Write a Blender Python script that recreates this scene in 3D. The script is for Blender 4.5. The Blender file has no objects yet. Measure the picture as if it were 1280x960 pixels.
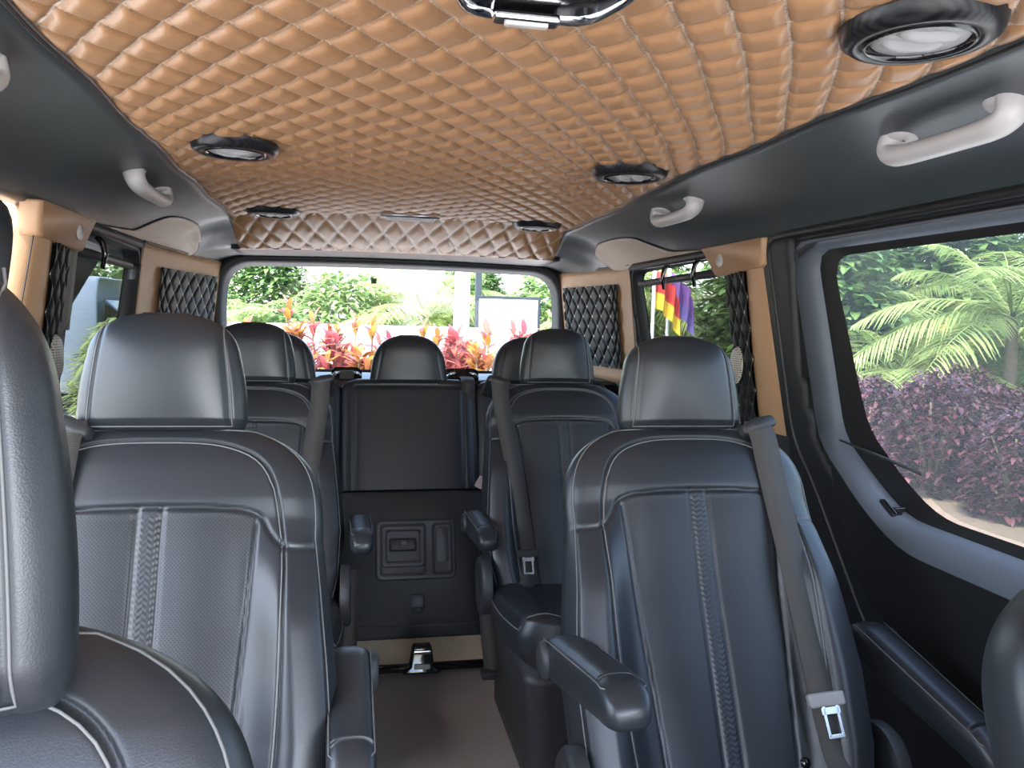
import bpy, bmesh, math, random
import numpy as np
from mathutils import Vector, Matrix
random.seed(7); np.random.seed(7)
PI = math.pi
SC = bpy.context.scene
COL = SC.collection

# ------------------------------------------------------------------ camera, sky, sun, exposure
cam_d = bpy.data.cameras.new('camera'); cam = bpy.data.objects.new('camera', cam_d); COL.objects.link(cam)
cam_d.sensor_fit = 'HORIZONTAL'; cam_d.sensor_width = 36.0; cam_d.lens = 36.0 * 1000 / 1280
cam_d.clip_start = 0.02; cam_d.clip_end = 300
yaw, pitch, roll = math.radians(11.402), math.radians(-4.514), math.radians(1.369)
fw = Vector((math.sin(yaw) * math.cos(pitch), math.cos(yaw) * math.cos(pitch), math.sin(pitch)))
rt = Vector((math.cos(yaw), -math.sin(yaw), 0)); up = rt.cross(fw)
r2 = rt * math.cos(roll) + up * math.sin(roll); u2 = up * math.cos(roll) - rt * math.sin(roll)
cam.matrix_world = Matrix(((r2.x, u2.x, -fw.x, -0.1976), (r2.y, u2.y, -fw.y, 0.0), (r2.z, u2.z, -fw.z, 1.12), (0, 0, 0, 1)))
SC.camera = cam

W = bpy.data.worlds.new('sky'); SC.world = W; W.use_nodes = True
wn = W.node_tree.nodes; wl = W.node_tree.links
sky = wn.new('ShaderNodeTexSky'); sky.sky_type = 'NISHITA'; sky.sun_disc = False
sky.sun_elevation = math.radians(58); sky.sun_rotation = math.radians(235); sky.air_density = 1.0; sky.dust_density = 2.5
wn['Background'].inputs['Strength'].default_value = 0.95
wl.new(sky.outputs['Color'], wn['Background'].inputs['Color'])
sun_d = bpy.data.lights.new('sun', 'SUN'); sun_d.energy = 6.0; sun_d.angle = math.radians(0.6); sun_d.color = (1, .96, .88)
sun = bpy.data.objects.new('sun', sun_d); COL.objects.link(sun)
sun.rotation_euler = Vector((0.36, 0.40, -1.0)).to_track_quat('-Z', 'Y').to_euler()
SC.view_settings.view_transform = 'Standard'; SC.view_settings.look = 'None'
SC.view_settings.gamma = 1.0; SC.view_settings.use_curve_mapping = False
SC.view_settings.exposure = 0.85
fill_d = bpy.data.lights.new('front_fill', 'AREA'); fill_d.shape = 'RECTANGLE'; fill_d.size = 1.7; fill_d.size_y = 1.0; fill_d.energy = 70; fill_d.color = (.93, .97, 1.0)  # soft area lamp added behind the camera to brighten the left second-row seat
win = bpy.data.objects.new('front_fill', fill_d); COL.objects.link(win); win.location = (1.2, -2.6, 1.45); win.rotation_euler = (Vector((-.45, 1.1, .75)) - Vector((1.2, -2.6, 1.45))).to_track_quat('-Z', 'Y').to_euler()
SC.cycles.use_denoising = True
SC.cycles.max_bounces = 10; SC.cycles.diffuse_bounces = 5; SC.cycles.glossy_bounces = 4
SC.cycles.transparent_max_bounces = 16; SC.cycles.sample_clamp_indirect = 8

# ------------------------------------------------------------------ materials
def mat(name, color, rough=0.5, metal=0.0, spec=0.5, bump=None, noise=None, coat=0.0):
    m = bpy.data.materials.new(name); m.use_nodes = True
    nt = m.node_tree; b = nt.nodes['Principled BSDF']
    b.inputs['Base Color'].default_value = (*color, 1); b.inputs['Roughness'].default_value = rough
    b.inputs['Metallic'].default_value = metal; b.inputs['Specular IOR Level'].default_value = spec
    b.inputs['Coat Weight'].default_value = coat
    tc = nt.nodes.new('ShaderNodeTexCoord')
    if noise:
        sc, amt = noise
        n = nt.nodes.new('ShaderNodeTexNoise'); n.inputs['Scale'].default_value = sc; n.inputs['Detail'].default_value = 4
        nt.links.new(tc.outputs['Object'], n.inputs['Vector'])
        mx = nt.nodes.new('ShaderNodeMix'); mx.data_type = 'RGBA'
        mx.inputs['A'].default_value = (*[c * (1 - amt) for c in color], 1)
        mx.inputs['B'].default_value = (*[min(1, c * (1 + amt)) for c in color], 1)
        nt.links.new(n.outputs['Fac'], mx.inputs['Factor']); nt.links.new(mx.outputs['Result'], b.inputs['Base Color'])
    if bump:
        kind, sc, st = bump
        if kind == 'voronoi':
            t = nt.nodes.new('ShaderNodeTexVoronoi'); t.inputs['Scale'].default_value = sc; o = t.outputs['Distance']
        else:
            t = nt.nodes.new('ShaderNodeTexNoise'); t.inputs['Scale'].default_value = sc; t.inputs['Detail'].default_value = 5; o = t.outputs['Fac']
        nt.links.new(tc.outputs['Object'], t.inputs['Vector'])
        bp = nt.nodes.new('ShaderNodeBump'); bp.inputs['Strength'].default_value = st; bp.inputs['Distance'].default_value = 0.002
        nt.links.new(o, bp.inputs['Height']); nt.links.new(bp.outputs['Normal'], b.inputs['Normal'])
    return m

def mathn(nt, op, a, b=None, c=None):
    n = nt.nodes.new('ShaderNodeMath'); n.operation = op
    for i, v in enumerate((a, b, c)):
        if v is None: continue
        if isinstance(v, (int, float)): n.inputs[i].default_value = v
        else: nt.links.new(v, n.inputs[i])
    return n.outputs[0]

def quilt_mat(name, color, thread, rough, tw=0.03, stud=None, spec=0.5, dash=14):
    m = mat(name, color, rough, spec=spec, bump=('voronoi', 420, 0.12)); nt = m.node_tree; b = nt.nodes['Principled BSDF']
    uv = nt.nodes.new('ShaderNodeUVMap'); uv.uv_map = 'quilt'
    sp = nt.nodes.new('ShaderNodeSeparateXYZ'); nt.links.new(uv.outputs['UV'], sp.inputs[0])
    def near(o):
        return mathn(nt, 'PINGPONG', o, 0.5)
    fa, fb = near(sp.outputs['X']), near(sp.outputs['Y'])
    da = mathn(nt, 'GREATER_THAN', mathn(nt, 'FRACT', mathn(nt, 'MULTIPLY', sp.outputs['Y'], dash)), 0.15)
    db = mathn(nt, 'GREATER_THAN', mathn(nt, 'FRACT', mathn(nt, 'MULTIPLY', sp.outputs['X'], dash)), 0.15)
    la = mathn(nt, 'MULTIPLY', mathn(nt, 'LESS_THAN', fa, tw), da)
    lb = mathn(nt, 'MULTIPLY', mathn(nt, 'LESS_THAN', fb, tw), db)
    line = mathn(nt, 'MAXIMUM', la, lb)
    mx = nt.nodes.new('ShaderNodeMix'); mx.data_type = 'RGBA'
    mx.inputs['A'].default_value = (*color, 1); mx.inputs['B'].default_value = (*thread, 1)
    nt.links.new(line, mx.inputs['Factor']); out = mx.outputs['Result']
    if stud:
        st = mathn(nt, 'LESS_THAN', mathn(nt, 'MAXIMUM', fa, fb), 0.07)
        m2 = nt.nodes.new('ShaderNodeMix'); m2.data_type = 'RGBA'; m2.inputs['B'].default_value = (*stud, 1)
        nt.links.new(st, m2.inputs['Factor']); nt.links.new(out, m2.inputs['A']); out = m2.outputs['Result']
    nt.links.new(out, b.inputs['Base Color'])
    return m

def clear_mat(name, tint, gloss=0.06, rough=0.02):
    m = bpy.data.materials.new(name); m.use_nodes = True; nt = m.node_tree; nt.nodes.clear()
    o = nt.nodes.new('ShaderNodeOutputMaterial'); t = nt.nodes.new('ShaderNodeBsdfTransparent'); t.inputs[0].default_value = (*tint, 1)
    g = nt.nodes.new('ShaderNodeBsdfGlossy'); g.inputs['Roughness'].default_value = rough
    mx = nt.nodes.new('ShaderNodeMixShader'); mx.inputs[0].default_value = gloss
    nt.links.new(t.outputs[0], mx.inputs[1]); nt.links.new(g.outputs[0], mx.inputs[2]); nt.links.new(mx.outputs[0], o.inputs[0])
    return m

def screen_mat(name, color, opacity, through=False):
    m = bpy.data.materials.new(name); m.use_nodes = True; nt = m.node_tree; nt.nodes.clear()
    o = nt.nodes.new('ShaderNodeOutputMaterial'); t = nt.nodes.new('ShaderNodeBsdfTransparent')
    d = nt.nodes.new('ShaderNodeBsdfTranslucent' if through else 'ShaderNodeBsdfDiffuse'); d.inputs[0].default_value = (*color, 1)
    tc = nt.nodes.new('ShaderNodeTexCoord'); w = nt.nodes.new('ShaderNodeTexWave'); w.bands_direction = 'Z'; w.inputs['Scale'].default_value = 110
    w.inputs['Distortion'].default_value = 0.6
    nt.links.new(tc.outputs['Object'], w.inputs['Vector'])
    f = mathn(nt, 'MULTIPLY_ADD', w.outputs['Fac'], 0.18, opacity - 0.09)
    mx = nt.nodes.new('ShaderNodeMixShader'); nt.links.new(f, mx.inputs[0])
    nt.links.new(t.outputs[0], mx.inputs[1]); nt.links.new(d.outputs[0], mx.inputs[2]); nt.links.new(mx.outputs[0], o.inputs[0])
    return m

def leaf_mat(name, c1, c2, trans=0.35, rough=0.45):
    m = bpy.data.materials.new(name); m.use_nodes = True; nt = m.node_tree; nt.nodes.clear()
    o = nt.nodes.new('ShaderNodeOutputMaterial'); p = nt.nodes.new('ShaderNodeBsdfPrincipled'); p.inputs['Roughness'].default_value = rough
    tr = nt.nodes.new('ShaderNodeBsdfTranslucent'); g = nt.nodes.new('ShaderNodeNewGeometry')
    mx = nt.nodes.new('ShaderNodeMix'); mx.data_type = 'RGBA'; mx.inputs['A'].default_value = (*c1, 1); mx.inputs['B'].default_value = (*c2, 1)
    nt.links.new(g.outputs['Random Per Island'], mx.inputs['Factor'])
    nt.links.new(mx.outputs['Result'], p.inputs['Base Color']); nt.links.new(mx.outputs['Result'], tr.inputs[0])
    ms = nt.nodes.new('ShaderNodeMixShader'); ms.inputs[0].default_value = trans
    nt.links.new(p.outputs[0], ms.inputs[1]); nt.links.new(tr.outputs[0], ms.inputs[2]); nt.links.new(ms.outputs[0], o.inputs[0])
    return m

LEATHER = mat('black_leather', (.019, .022, .027), .37, spec=.52, bump=('voronoi', 800, .06), noise=(9, .12))
PERF = mat('perforated_leather', (.030, .032, .036), .45, spec=.5)
def _perf():
    nt = PERF.node_tree; b = nt.nodes['Principled BSDF']; tc = nt.nodes['Texture Coordinate']
    sp = nt.nodes.new('ShaderNodeSeparateXYZ'); nt.links.new(tc.outputs['Object'], sp.inputs[0])
    a = mathn(nt, 'MULTIPLY', mathn(nt, 'ADD', sp.outputs['X'], sp.outputs['Z']), 190)
    c = mathn(nt, 'MULTIPLY', mathn(nt, 'SUBTRACT', sp.outputs['X'], sp.outputs['Z']), 190)
    fa = mathn(nt, 'PINGPONG', a, .5); fc = mathn(nt, 'PINGPONG', c, .5)
    d = mathn(nt, 'LESS_THAN', mathn(nt, 'ADD', mathn(nt, 'POWER', fa, 2), mathn(nt, 'POWER', fc, 2)), .055)
    mx = nt.nodes.new('ShaderNodeMix'); mx.data_type = 'RGBA'; mx.inputs['A'].default_value = (.023, .026, .031, 1); mx.inputs['B'].default_value = (.012, .013, .015, 1)
    nt.links.new(d, mx.inputs['Factor']); nt.links.new(mx.outputs['Result'], b.inputs['Base Color'])
    r = mathn(nt, 'MULTIPLY_ADD', d, .4, .42); nt.links.new(r, b.inputs['Roughness'])
_perf()
EMBOSS = mat('embossed_leather', (.020, .023, .028), .40, spec=.55)
def _emb():
    nt = EMBOSS.node_tree; b = nt.nodes['Principled BSDF']; tc = nt.nodes['Texture Coordinate']
    sp = nt.nodes.new('ShaderNodeSeparateXYZ'); nt.links.new(tc.outputs['Object'], sp.inputs[0])
    zig = mathn(nt, 'MULTIPLY', mathn(nt, 'PINGPONG', mathn(nt, 'MULTIPLY', sp.outputs['X'], 75), .5), 1.0)
    h = mathn(nt, 'PINGPONG', mathn(nt, 'ADD', zig, mathn(nt, 'MULTIPLY', sp.outputs['Z'], 120)), .5)
    bp = nt.nodes.new('ShaderNodeBump'); bp.inputs['Strength'].default_value = .45; bp.inputs['Distance'].default_value = .002
    nt.links.new(h, bp.inputs['Height']); nt.links.new(bp.outputs['Normal'], b.inputs['Normal'])
_emb()
PIPING = mat('grey_piping', (.13, .13, .13), .55)
STITCH = mat('grey_stitch', (.16, .16, .16), .6)
PLASTIC = mat('black_plastic', (.026, .028, .031), .5, bump=('noise', 300, .1))
GLOSS = mat('gloss_black', (.008, .008, .009), .12, coat=.5)
CARBON = mat('carbon_weave', (.012, .012, .013), .28, coat=.0, spec=.35)
def _carb():
    nt = CARBON.node_tree; b = nt.nodes['Principled BSDF']; tc = nt.nodes['Texture Coordinate']
    c = nt.nodes.new('ShaderNodeTexWave'); c.inputs['Scale'].default_value = 60; c.bands_direction = 'DIAGONAL'
    nt.links.new(tc.outputs['Object'], c.inputs['Vector'])
    mx = nt.nodes.new('ShaderNodeMix'); mx.data_type = 'RGBA'; mx.inputs['A'].default_value = (.006, .006, .007, 1); mx.inputs['B'].default_value = (.022, .022, .024, 1)
    nt.links.new(c.outputs['Fac'], mx.inputs['Factor']); nt.links.new(mx.outputs['Result'], b.inputs['Base Color'])
_carb()
CHROME = mat('chrome', (.85, .86, .88), .12, metal=1)
STEEL = mat('buckle_steel', (.8, .8, .8), .25, metal=1)
TAN = mat('tan_leather', (.46, .275, .15), .5, bump=('voronoi', 380, .12), noise=(5, .06))
TANGREY = mat('light_tan_leather', (.42, .33, .24), .5, bump=('voronoi', 380, .1), noise=(5, .05))
CEIL = quilt_mat('quilted_tan_leather', (.42, .226, .108), (.64, .52, .40), .38, tw=.032, spec=.5, dash=16)  # stitch lines, lightened to paint in rear-window light on the grooves
BQUILT = quilt_mat('quilted_black_leather', (.012, .013, .015), (.22, .21, .18), .5, tw=.022, stud=(.70, .66, .56), dash=9, spec=.18)
LINER = mat('charcoal_leather', (.048, .058, .061), .38, spec=.55, bump=('noise', 60, .18), noise=(6, .1))
WALLBLK = mat('black_trim', (.012, .013, .015), .55)
DOORGREY = mat('door_metal_grey', (.12, .14, .17), .40, spec=.35, bump=('noise', 500, .1))
RUBBER = mat('rubber_seal', (.012, .012, .013), .45)
LTGREY = mat('light_grey_plastic', (.50, .475, .455), .42)
VENTGREY = mat('vent_grey', (.36, .35, .345), .45)
GREYPL = mat('mid_grey_plastic', (.30, .29, .28), .5)
CARPET = mat('carpet', (.21, .192, .175), .95, spec=.1, bump=('noise', 420, 1.0), noise=(260, .55))
CREAM = mat('cream_carpet', (.80, .72, .56), .95, spec=.1, bump=('noise', 400, .9), noise=(220, .35))
BELT = mat('belt_webbing', (.060, .056, .053), .62, spec=.4)
def _belt():
    nt = BELT.node_tree; b = nt.nodes['Principled BSDF']; tc = nt.nodes['Texture Coordinate']
    w = nt.nodes.new('ShaderNodeTexWave'); w.inputs['Scale'].default_value = 190; w.bands_direction = 'Z'; w.inputs['Distortion'].default_value = .4
    nt.links.new(tc.outputs['Object'], w.inputs['Vector'])
    bp = nt.nodes.new('ShaderNodeBump'); bp.inputs['Strength'].default_value = .4; bp.inputs['Distance'].default_value = .001
    nt.links.new(w.outputs['Fac'], bp.inputs['Height']); nt.links.new(bp.outputs['Normal'], b.inputs['Normal'])
_belt()
GLASS = clear_mat('window_glass', (.96, .97, .96), .015)
TINT = clear_mat('tinted_glass', (.90, .92, .91), .03)
DTINT = clear_mat('door_glass', (.68, .70, .68), .03)
SCREEN = screen_mat('screen_fabric', (.18, .19, .18), .22, True)
SHADE = screen_mat('shade_fabric', (.06, .065, .06), .72)

# ------------------------------------------------------------------ builders
def add(name, verts, faces, m, parent=None, smooth=True, uvs=None, mids=None):
    me = bpy.data.meshes.new(name); me.from_pydata([tuple(v) for v in verts], [], [tuple(f) for f in faces]); me.update()
    for mm in (m if isinstance(m, (list, tuple)) else [m]): me.materials.append(mm)
    if smooth: me.polygons.foreach_set('use_smooth', [True] * len(me.polygons))
    if mids is not None: me.polygons.foreach_set('material_index', list(mids))
    if uvs is not None:
        l = me.uv_layers.new(name='quilt'); vi = np.zeros(len(me.loops), int); me.loops.foreach_get('vertex_index', vi)
        l.data.foreach_set('uv', np.asarray(uvs, float)[vi].ravel())
    o = bpy.data.objects.new(name, me); COL.objects.link(o)
    if parent is not None: o.parent = parent
    return o

def empty(name, loc=(0, 0, 0), rz=0):
    o = bpy.data.objects.new(name, None); COL.objects.link(o); o.location = loc; o.rotation_euler = (0, 0, rz); o.empty_display_size = .05
    return o
def tag(o, label, cat, group=None):
    o['label'] = label; o['category'] = cat
    if group: o['group'] = group
    return o
def struct(o, label=None, cat=None):
    o['kind'] = 'structure'
    if label: o['label'] = label
    if cat: o['category'] = cat
    return o
def solid(o, t, off=0):
    md = o.modifiers.new('thickness', 'SOLIDIFY'); md.thickness = t; md.offset = off; return o
def bevel(o, w, n=2):
    md = o.modifiers.new('rounding', 'BEVEL'); md.width = w; md.segments = n; md.limit_method = 'ANGLE'; return o
def copy_tree(o, parent=None):
    c = o.copy(); COL.objects.link(c)
    if parent is not None: c.parent = parent
    for ch in list(o.children): copy_tree(ch, c)
    return c

class MB:
    def __init__(s): s.v = []; s.f = []
    def quads(s, P, f): n = len(s.v); s.v += [tuple(p) for p in P]; s.f += [tuple(i + n for i in q) for q in f]; return s
    def box(s, c, d, M=None):
        P = [Vector((x * d[0] / 2, y * d[1] / 2, z * d[2] / 2)) for x in (-1, 1) for y in (-1, 1) for z in (-1, 1)]
        if M is not None: P = [M @ p for p in P]
        P = [p + Vector(c) for p in P]
        return s.quads(P, [(0, 1, 3, 2), (4, 6, 7, 5), (0, 4, 5, 1), (2, 3, 7, 6), (0, 2, 6, 4), (1, 5, 7, 3)])
    def tube(s, pts, r, n=10, upv=None, flat=1.0, cap=True):
        pts = [Vector(p) for p in pts]; R = r if isinstance(r, (list, tuple)) else [r] * len(pts)
        rings = []; prev = None
        for i, p in enumerate(pts):
            t = (pts[min(i + 1, len(pts) - 1)] - pts[max(i - 1, 0)]).normalized()
            a = upv if upv is not None else (prev if prev is not None else (Vector((0, 0, 1)) if abs(t.z) < .9 else Vector((1, 0, 0))))
            a = (Vector(a) - t * Vector(a).dot(t)).normalized(); prev = a; b = t.cross(a)
            rings.append([p + a * math.cos(2 * PI * k / n) * R[i] * flat + b * math.sin(2 * PI * k / n) * R[i] for k in range(n)])
        P = [q for g in rings for q in g]; m = len(rings)
        f = [(i * n + k, i * n + (k + 1) % n, (i + 1) * n + (k + 1) % n, (i + 1) * n + k) for i in range(m - 1) for k in range(n)]
        if cap: f += [tuple(range(n - 1, -1, -1)), tuple((m - 1) * n + k for k in range(n))]
        return s.quads(P, f)
    def lathe(s, prof, n=40, c=(0, 0, 0), M=None, sx=1.0):
        P = []
        for k in range(n):
            a = 2 * PI * k / n
            for r, z in prof:
                p = Vector((r * math.cos(a) * sx, r * math.sin(a), z))
                if M is not None: p = M @ p
                P.append(p + Vector(c))
        m = len(prof)
        return s.quads(P, [(k * m + i, ((k + 1) % n) * m + i, ((k + 1) % n) * m + i + 1, k * m + i + 1) for k in range(n) for i in range(m - 1)])
    def build(s, name, m, parent=None, smooth=True): return add(name, s.v, s.f, m, parent, smooth)

def grid(nu, nv, fn, closed=False):
    V = [fn(i, j) for i in range(nu) for j in range(nv)]
    F = [(i * nv + j, ((i + 1) % nu) * nv + j, ((i + 1) % nu) * nv + j + 1, i * nv + j + 1) for i in range(nu if closed else nu - 1) for j in range(nv - 1)]
    return V, F

def loft(loops, closed=True, capend=False):
    n = len(loops[0]); V = [p for l in loops for p in l]
    F = [(i * n + k, i * n + (k + 1) % n, (i + 1) * n + (k + 1) % n, (i + 1) * n + k) for i in range(len(loops) - 1) for k in range(n if closed else n - 1)]
    if capend: F.append(tuple((len(loops) - 1) * n + k for k in range(n)))
    return V, F

def resample(poly, n, closed=True):
    P = np.array(poly, float)
    if closed: P = np.vstack([P, P[:1]])
    d = np.r_[0, np.cumsum(np.linalg.norm(np.diff(P, axis=0), axis=1))]
    t = np.linspace(0, d[-1], n, endpoint=not closed)
    return np.stack([np.interp(t, d, P[:, k]) for k in range(P.shape[1])], 1)

def round_poly(poly, r, seg=6):
    """round each corner of a closed 2-D polygon; r is one radius or a list of them"""
    out = []; n = len(poly); R = r if isinstance(r, (list, tuple)) else [r] * n
    for i in range(n):
        p = np.array(poly[i], float); a = np.array(poly[i - 1], float) - p; b = np.array(poly[(i + 1) % n], float) - p
        la, lb = np.linalg.norm(a), np.linalg.norm(b); k = min(R[i], la * .48, lb * .48)
        A, B = p + a / la * k, p + b / lb * k
        for t in np.linspace(0, 1, seg + 1): out.append((1 - t) ** 2 * A + 2 * t * (1 - t) * p + t * t * B)
    return np.array(out)

def inside(pt, poly):
    x, y = pt; c = False; n = len(poly); j = n - 1
    for i in range(n):
        if (poly[i][1] > y) != (poly[j][1] > y) and x < (poly[j][0] - poly[i][0]) * (y - poly[i][1]) / (poly[j][1] - poly[i][1]) + poly[i][0]: c = not c
        j = i
    return c

def seg_dist(X, S, line):
    d = np.full(np.shape(X), 9.0)
    for (ax, ay), (bx, by) in zip(line[:-1], line[1:]):
        dx, dy = bx - ax, by - ay; L = dx * dx + dy * dy + 1e-12
        t = np.clip(((X - ax) * dx + (S - ay) * dy) / L, 0, 1)
        d = np.minimum(d, np.hypot(X - ax - t * dx, S - ay - t * dy))
    return d

def bez(pts, n=12):
    """smooth curve through points"""
    P = np.array(pts, float); t = np.arange(len(P)); tt = np.linspace(0, len(P) - 1, (len(P) - 1) * n + 1); out = []
    for u in tt:
        i = min(int(u), len(P) - 2); f = u - i
        p0, p1, p2, p3 = P[max(i - 1, 0)], P[i], P[i + 1], P[min(i + 2, len(P) - 1)]
        out.append(.5 * (2 * p1 + (p2 - p0) * f + (2 * p0 - 5 * p1 + 4 * p2 - p3) * f * f + (3 * p1 - p0 - 3 * p2 + p3) * f ** 3))
    return np.array(out)

# ================================================================== THE VAN SHELL
FRONT = -0.55
def wx(z): return .87 + (1.3 - z) * .12                       # inner face of the side walls leans outward going down

# ---- floor
def floor_part(name, x0, x1, y0, y1, z, m, step=.05):
    nx, ny = max(2, int((x1 - x0) / step)), max(2, int((y1 - y0) / step))
    V, F = grid(nx, ny, lambda i, j: (x0 + (x1 - x0) * i / (nx - 1), y0 + (y1 - y0) * j / (ny - 1), z))
    o = add(name, V, F, m); solid(o, .02, -1); return o
fl = floor_part('floor', -1.02, 1.02, -1.0, 3.8, 0, CARPET)
struct(fl, 'dark brown speckled carpet floor of the van aisle', 'floor')
fc = floor_part('cream_carpet_strip', -.30, .36, 2.475, 2.80, .006, CREAM)
struct(fc, 'cream speckled carpet patch behind the black floor bar', 'floor')

# ---- quilted ceiling
PX, PY = .081, .118
def xe(y, s):
    r = np.interp(y, [-1, .9, 1.3, 1.6, 1.9, 2.4, 3.1, 3.3], [.61, .607, .592, .585, .580, .622, .635, .63]) if s > 0 else np.interp(y, [-1, 1.0, 1.5, 2.3, 3.1, 3.3], [.595, .595, .612, .625, .638, .63])
    return float(r) + .004 * math.sin(y * 13 + s)
def ybreak(x): return 3.12 - .20 * max(0, 1 - (x / .64) ** 2)
def quilt(a, b):
    f = lambda g: 1 - (1 - abs(math.sin(PI * g))) ** 2.6
    return f(a) * f(b)
NX, NY = 270, 840
L_TOT = 3.135 - FRONT + .21
def ceil_pt(i, j):
    q = -1 + 2 * i / (NX - 1); ln = L_TOT * j / (NY - 1)
    y0 = FRONT + ln; x = q * .62
    yb = ybreak(x); u = FRONT + ln
    if ln < L_TOT - .21:
        f = ln / (L_TOT - .21); y = FRONT + f * (yb - FRONT); z = 1.49 - .010 * q ** 4; nrm = Vector((0, 0, -1)); soft = min(1, (1 - f) * (yb - FRONT) / .03)
    else:
        f = (ln - (L_TOT - .21)) / .21; y = yb + f * (3.31 - yb); z = 1.49 - .010 * q ** 4 - .107 * (1 - (1 - f) ** 1.25); nrm = Vector((0, -.75, -.65)); soft = min(1, f / .12 + .2)
    xx = q * xe(y, 1 if q > 0 else -1)
    a, b = x / PX + ln / PY, x / PX - ln / PY
    h = .0115 * quilt(a, b) * min(1, (1 - abs(q)) / .05) * min(1, (L_TOT - ln) / .02 + .05)
    return Vector((xx, y, z)) + nrm * h
V, F = grid(NX, NY, ceil_pt)
UV = [((q := (-1 + 2 * i / (NX - 1)) * .62) / PX + L_TOT * j / (NY - 1) / PY, q / PX - L_TOT * j / (NY - 1) / PY) for i in range(NX) for j in range(NY)]
ceil = add('ceiling', V, [f[::-1] for f in F], CEIL, uvs=UV)
struct(ceil, 'tan leather ceiling quilted in diamonds along the van roof', 'ceiling')
roof = MB().box((0, 1.6, 1.56), (1.78, 4.4, .05)).build('ceiling_shell', WALLBLK, smooth=False); struct(roof)

# ---- charcoal side liners
def liner(s, y, t, off=0):
    Xe = xe(min(y, 3.3), s) - .004; Ze = float(np.interp(y, [-1, 3.1, 3.3, 3.7], [1.474, 1.474, 1.383, 1.375]))
    Xo = float(np.interp(y, [-1, 2.9, 3.3, 3.66], [.866, .866, .835, .79])); Zo = float(np.interp(y, [-1, 2.6, 3.0, 3.66], [1.345, 1.345, 1.325, 1.305]))
    if y > 3.3: Xe = float(np.interp(y, [3.3, 3.66], [.626, .66]))
    C = (Xo - .045, Ze - .025) if y < 3.2 else (Xo - .03, Ze - .012)
    x = (1 - t) ** 2 * Xe + 2 * t * (1 - t) * C[0] + t * t * Xo; z = (1 - t) ** 2 * Ze + 2 * t * (1 - t) * C[1] + t * t * Zo
    if off:
        a = np.array(((2 * (1 - t) * (C[0] - Xe) + 2 * t * (Xo - C[0])), (2 * (1 - t) * (C[1] - Ze) + 2 * t * (Zo - C[1])))); a /= np.linalg.norm(a)
        x += a[1] * off; z += -a[0] * off
    return Vector((s * x, y, z))
ys = list(np.linspace(FRONT, 3.66, 110))
for s, nm in ((1, 'trim_1'), (-1, 'trim_2')):
    ts = [0] + list(np.linspace(0, 1, 22))
    def lp(i, j, s=s):
        y = ys[i]
        if j == 0: p = liner(s, y, 0); return Vector((p.x - s * .006, y, p.z + .02))
        if j == 23: p = liner(s, y, 1); return Vector((p.x + s * .03, y, p.z - .004))
        return liner(s, y, ts[j])
    V, F = grid(len(ys), 24, lp)
    o = add(nm, V, F if s < 0 else [f[::-1] for f in F], LINER); solid(o, .004, 0)
    struct(o, 'charcoal leather cove liner above the %s windows' % ('sliding door' if s > 0 else 'left side'), 'trim')
    tb = MB().tube([liner(s, y, .0, .002) for y in ys if y < 3.31], .003, 6).build('edge_piping', RUBBER, o)
V, F = grid(40, 8, lambda i, j: (-.66 + 1.32 * i / 39, 3.29 + .40 * j / 7, 1.3775 + .010 * math.cos(PI * (i / 39 - .5)) - .004 * j / 7))
o = add('trim_3', V, F, LINER); solid(o, .004, 0); struct(o, 'charcoal leather strip between quilted ceiling and rear window', 'trim')

# ---- side walls with openings (right: sliding door window, rear side window)
DOOR_R = [(-.3, 1.36), (-.3, .60), (1.45, .60), (1.60, .70), (1.74, .86), (1.80, 1.05), (1.80, 1.36)]
REAR_R = [(2.17, 1.335), (2.955, 1.325), (2.93, 1.09), (2.88, .80), (2.10, .80)]
REAR_L = [(2.17, 1.325), (2.74, 1.315), (2.72, 1.09), (2.68, .80), (2.10, .80)]
DOOR_L = [(-.4, 1.345), (1.90, 1.345), (1.86, .80), (1.80, .66), (-.4, .66)]
def wall_sheet(name, s, holes, y0=FRONT, y1=3.10, z0=-.05, z1=1.40, st=.025):
    ny, nz = int((y1 - y0) / st), int((z1 - z0) / st)
    V, F = grid(ny, nz, lambda i, j: (s * (wx(z0 + st * j) + .012), y0 + st * i, z0 + st * j))
    F = [f for f in F if not any(inside((sum(V[k][1] for k in f) / 4, sum(V[k][2] for k in f) / 4), h) for h in holes)]
    o = add(name, V, F, WALLBLK); solid(o, .03, 1 if s < 0 else -1); return struct(o)
wr = wall_sheet('wall_right', 1, [DOOR_R, REAR_R]); wr['label'] = 'black inner wall behind the seats on the sliding door side'
wlf = wall_sheet('wall_left', -1, [DOOR_L, REAR_L]); wlf['label'] = 'black inner wall behind the seats on the left side'

def yz_loop(poly, s, off, n=160, low=0):
    P = resample(poly, n); out = []
    for p in P:
        k = low * min(1, max(0, (.86 - p[1]) / .12)); out.append(Vector((s * (wx(p[1]) + off - k), p[0] * (1 - k * .85) if p[0] > 0 else p[0], p[1] + k * .42)))
    return out
def loft_rings(name, rings, s, m, parent=None):
    V, F = loft([yz_loop(p, s, o) for p, o in rings]); return add(name, V, F, m, parent)

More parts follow.
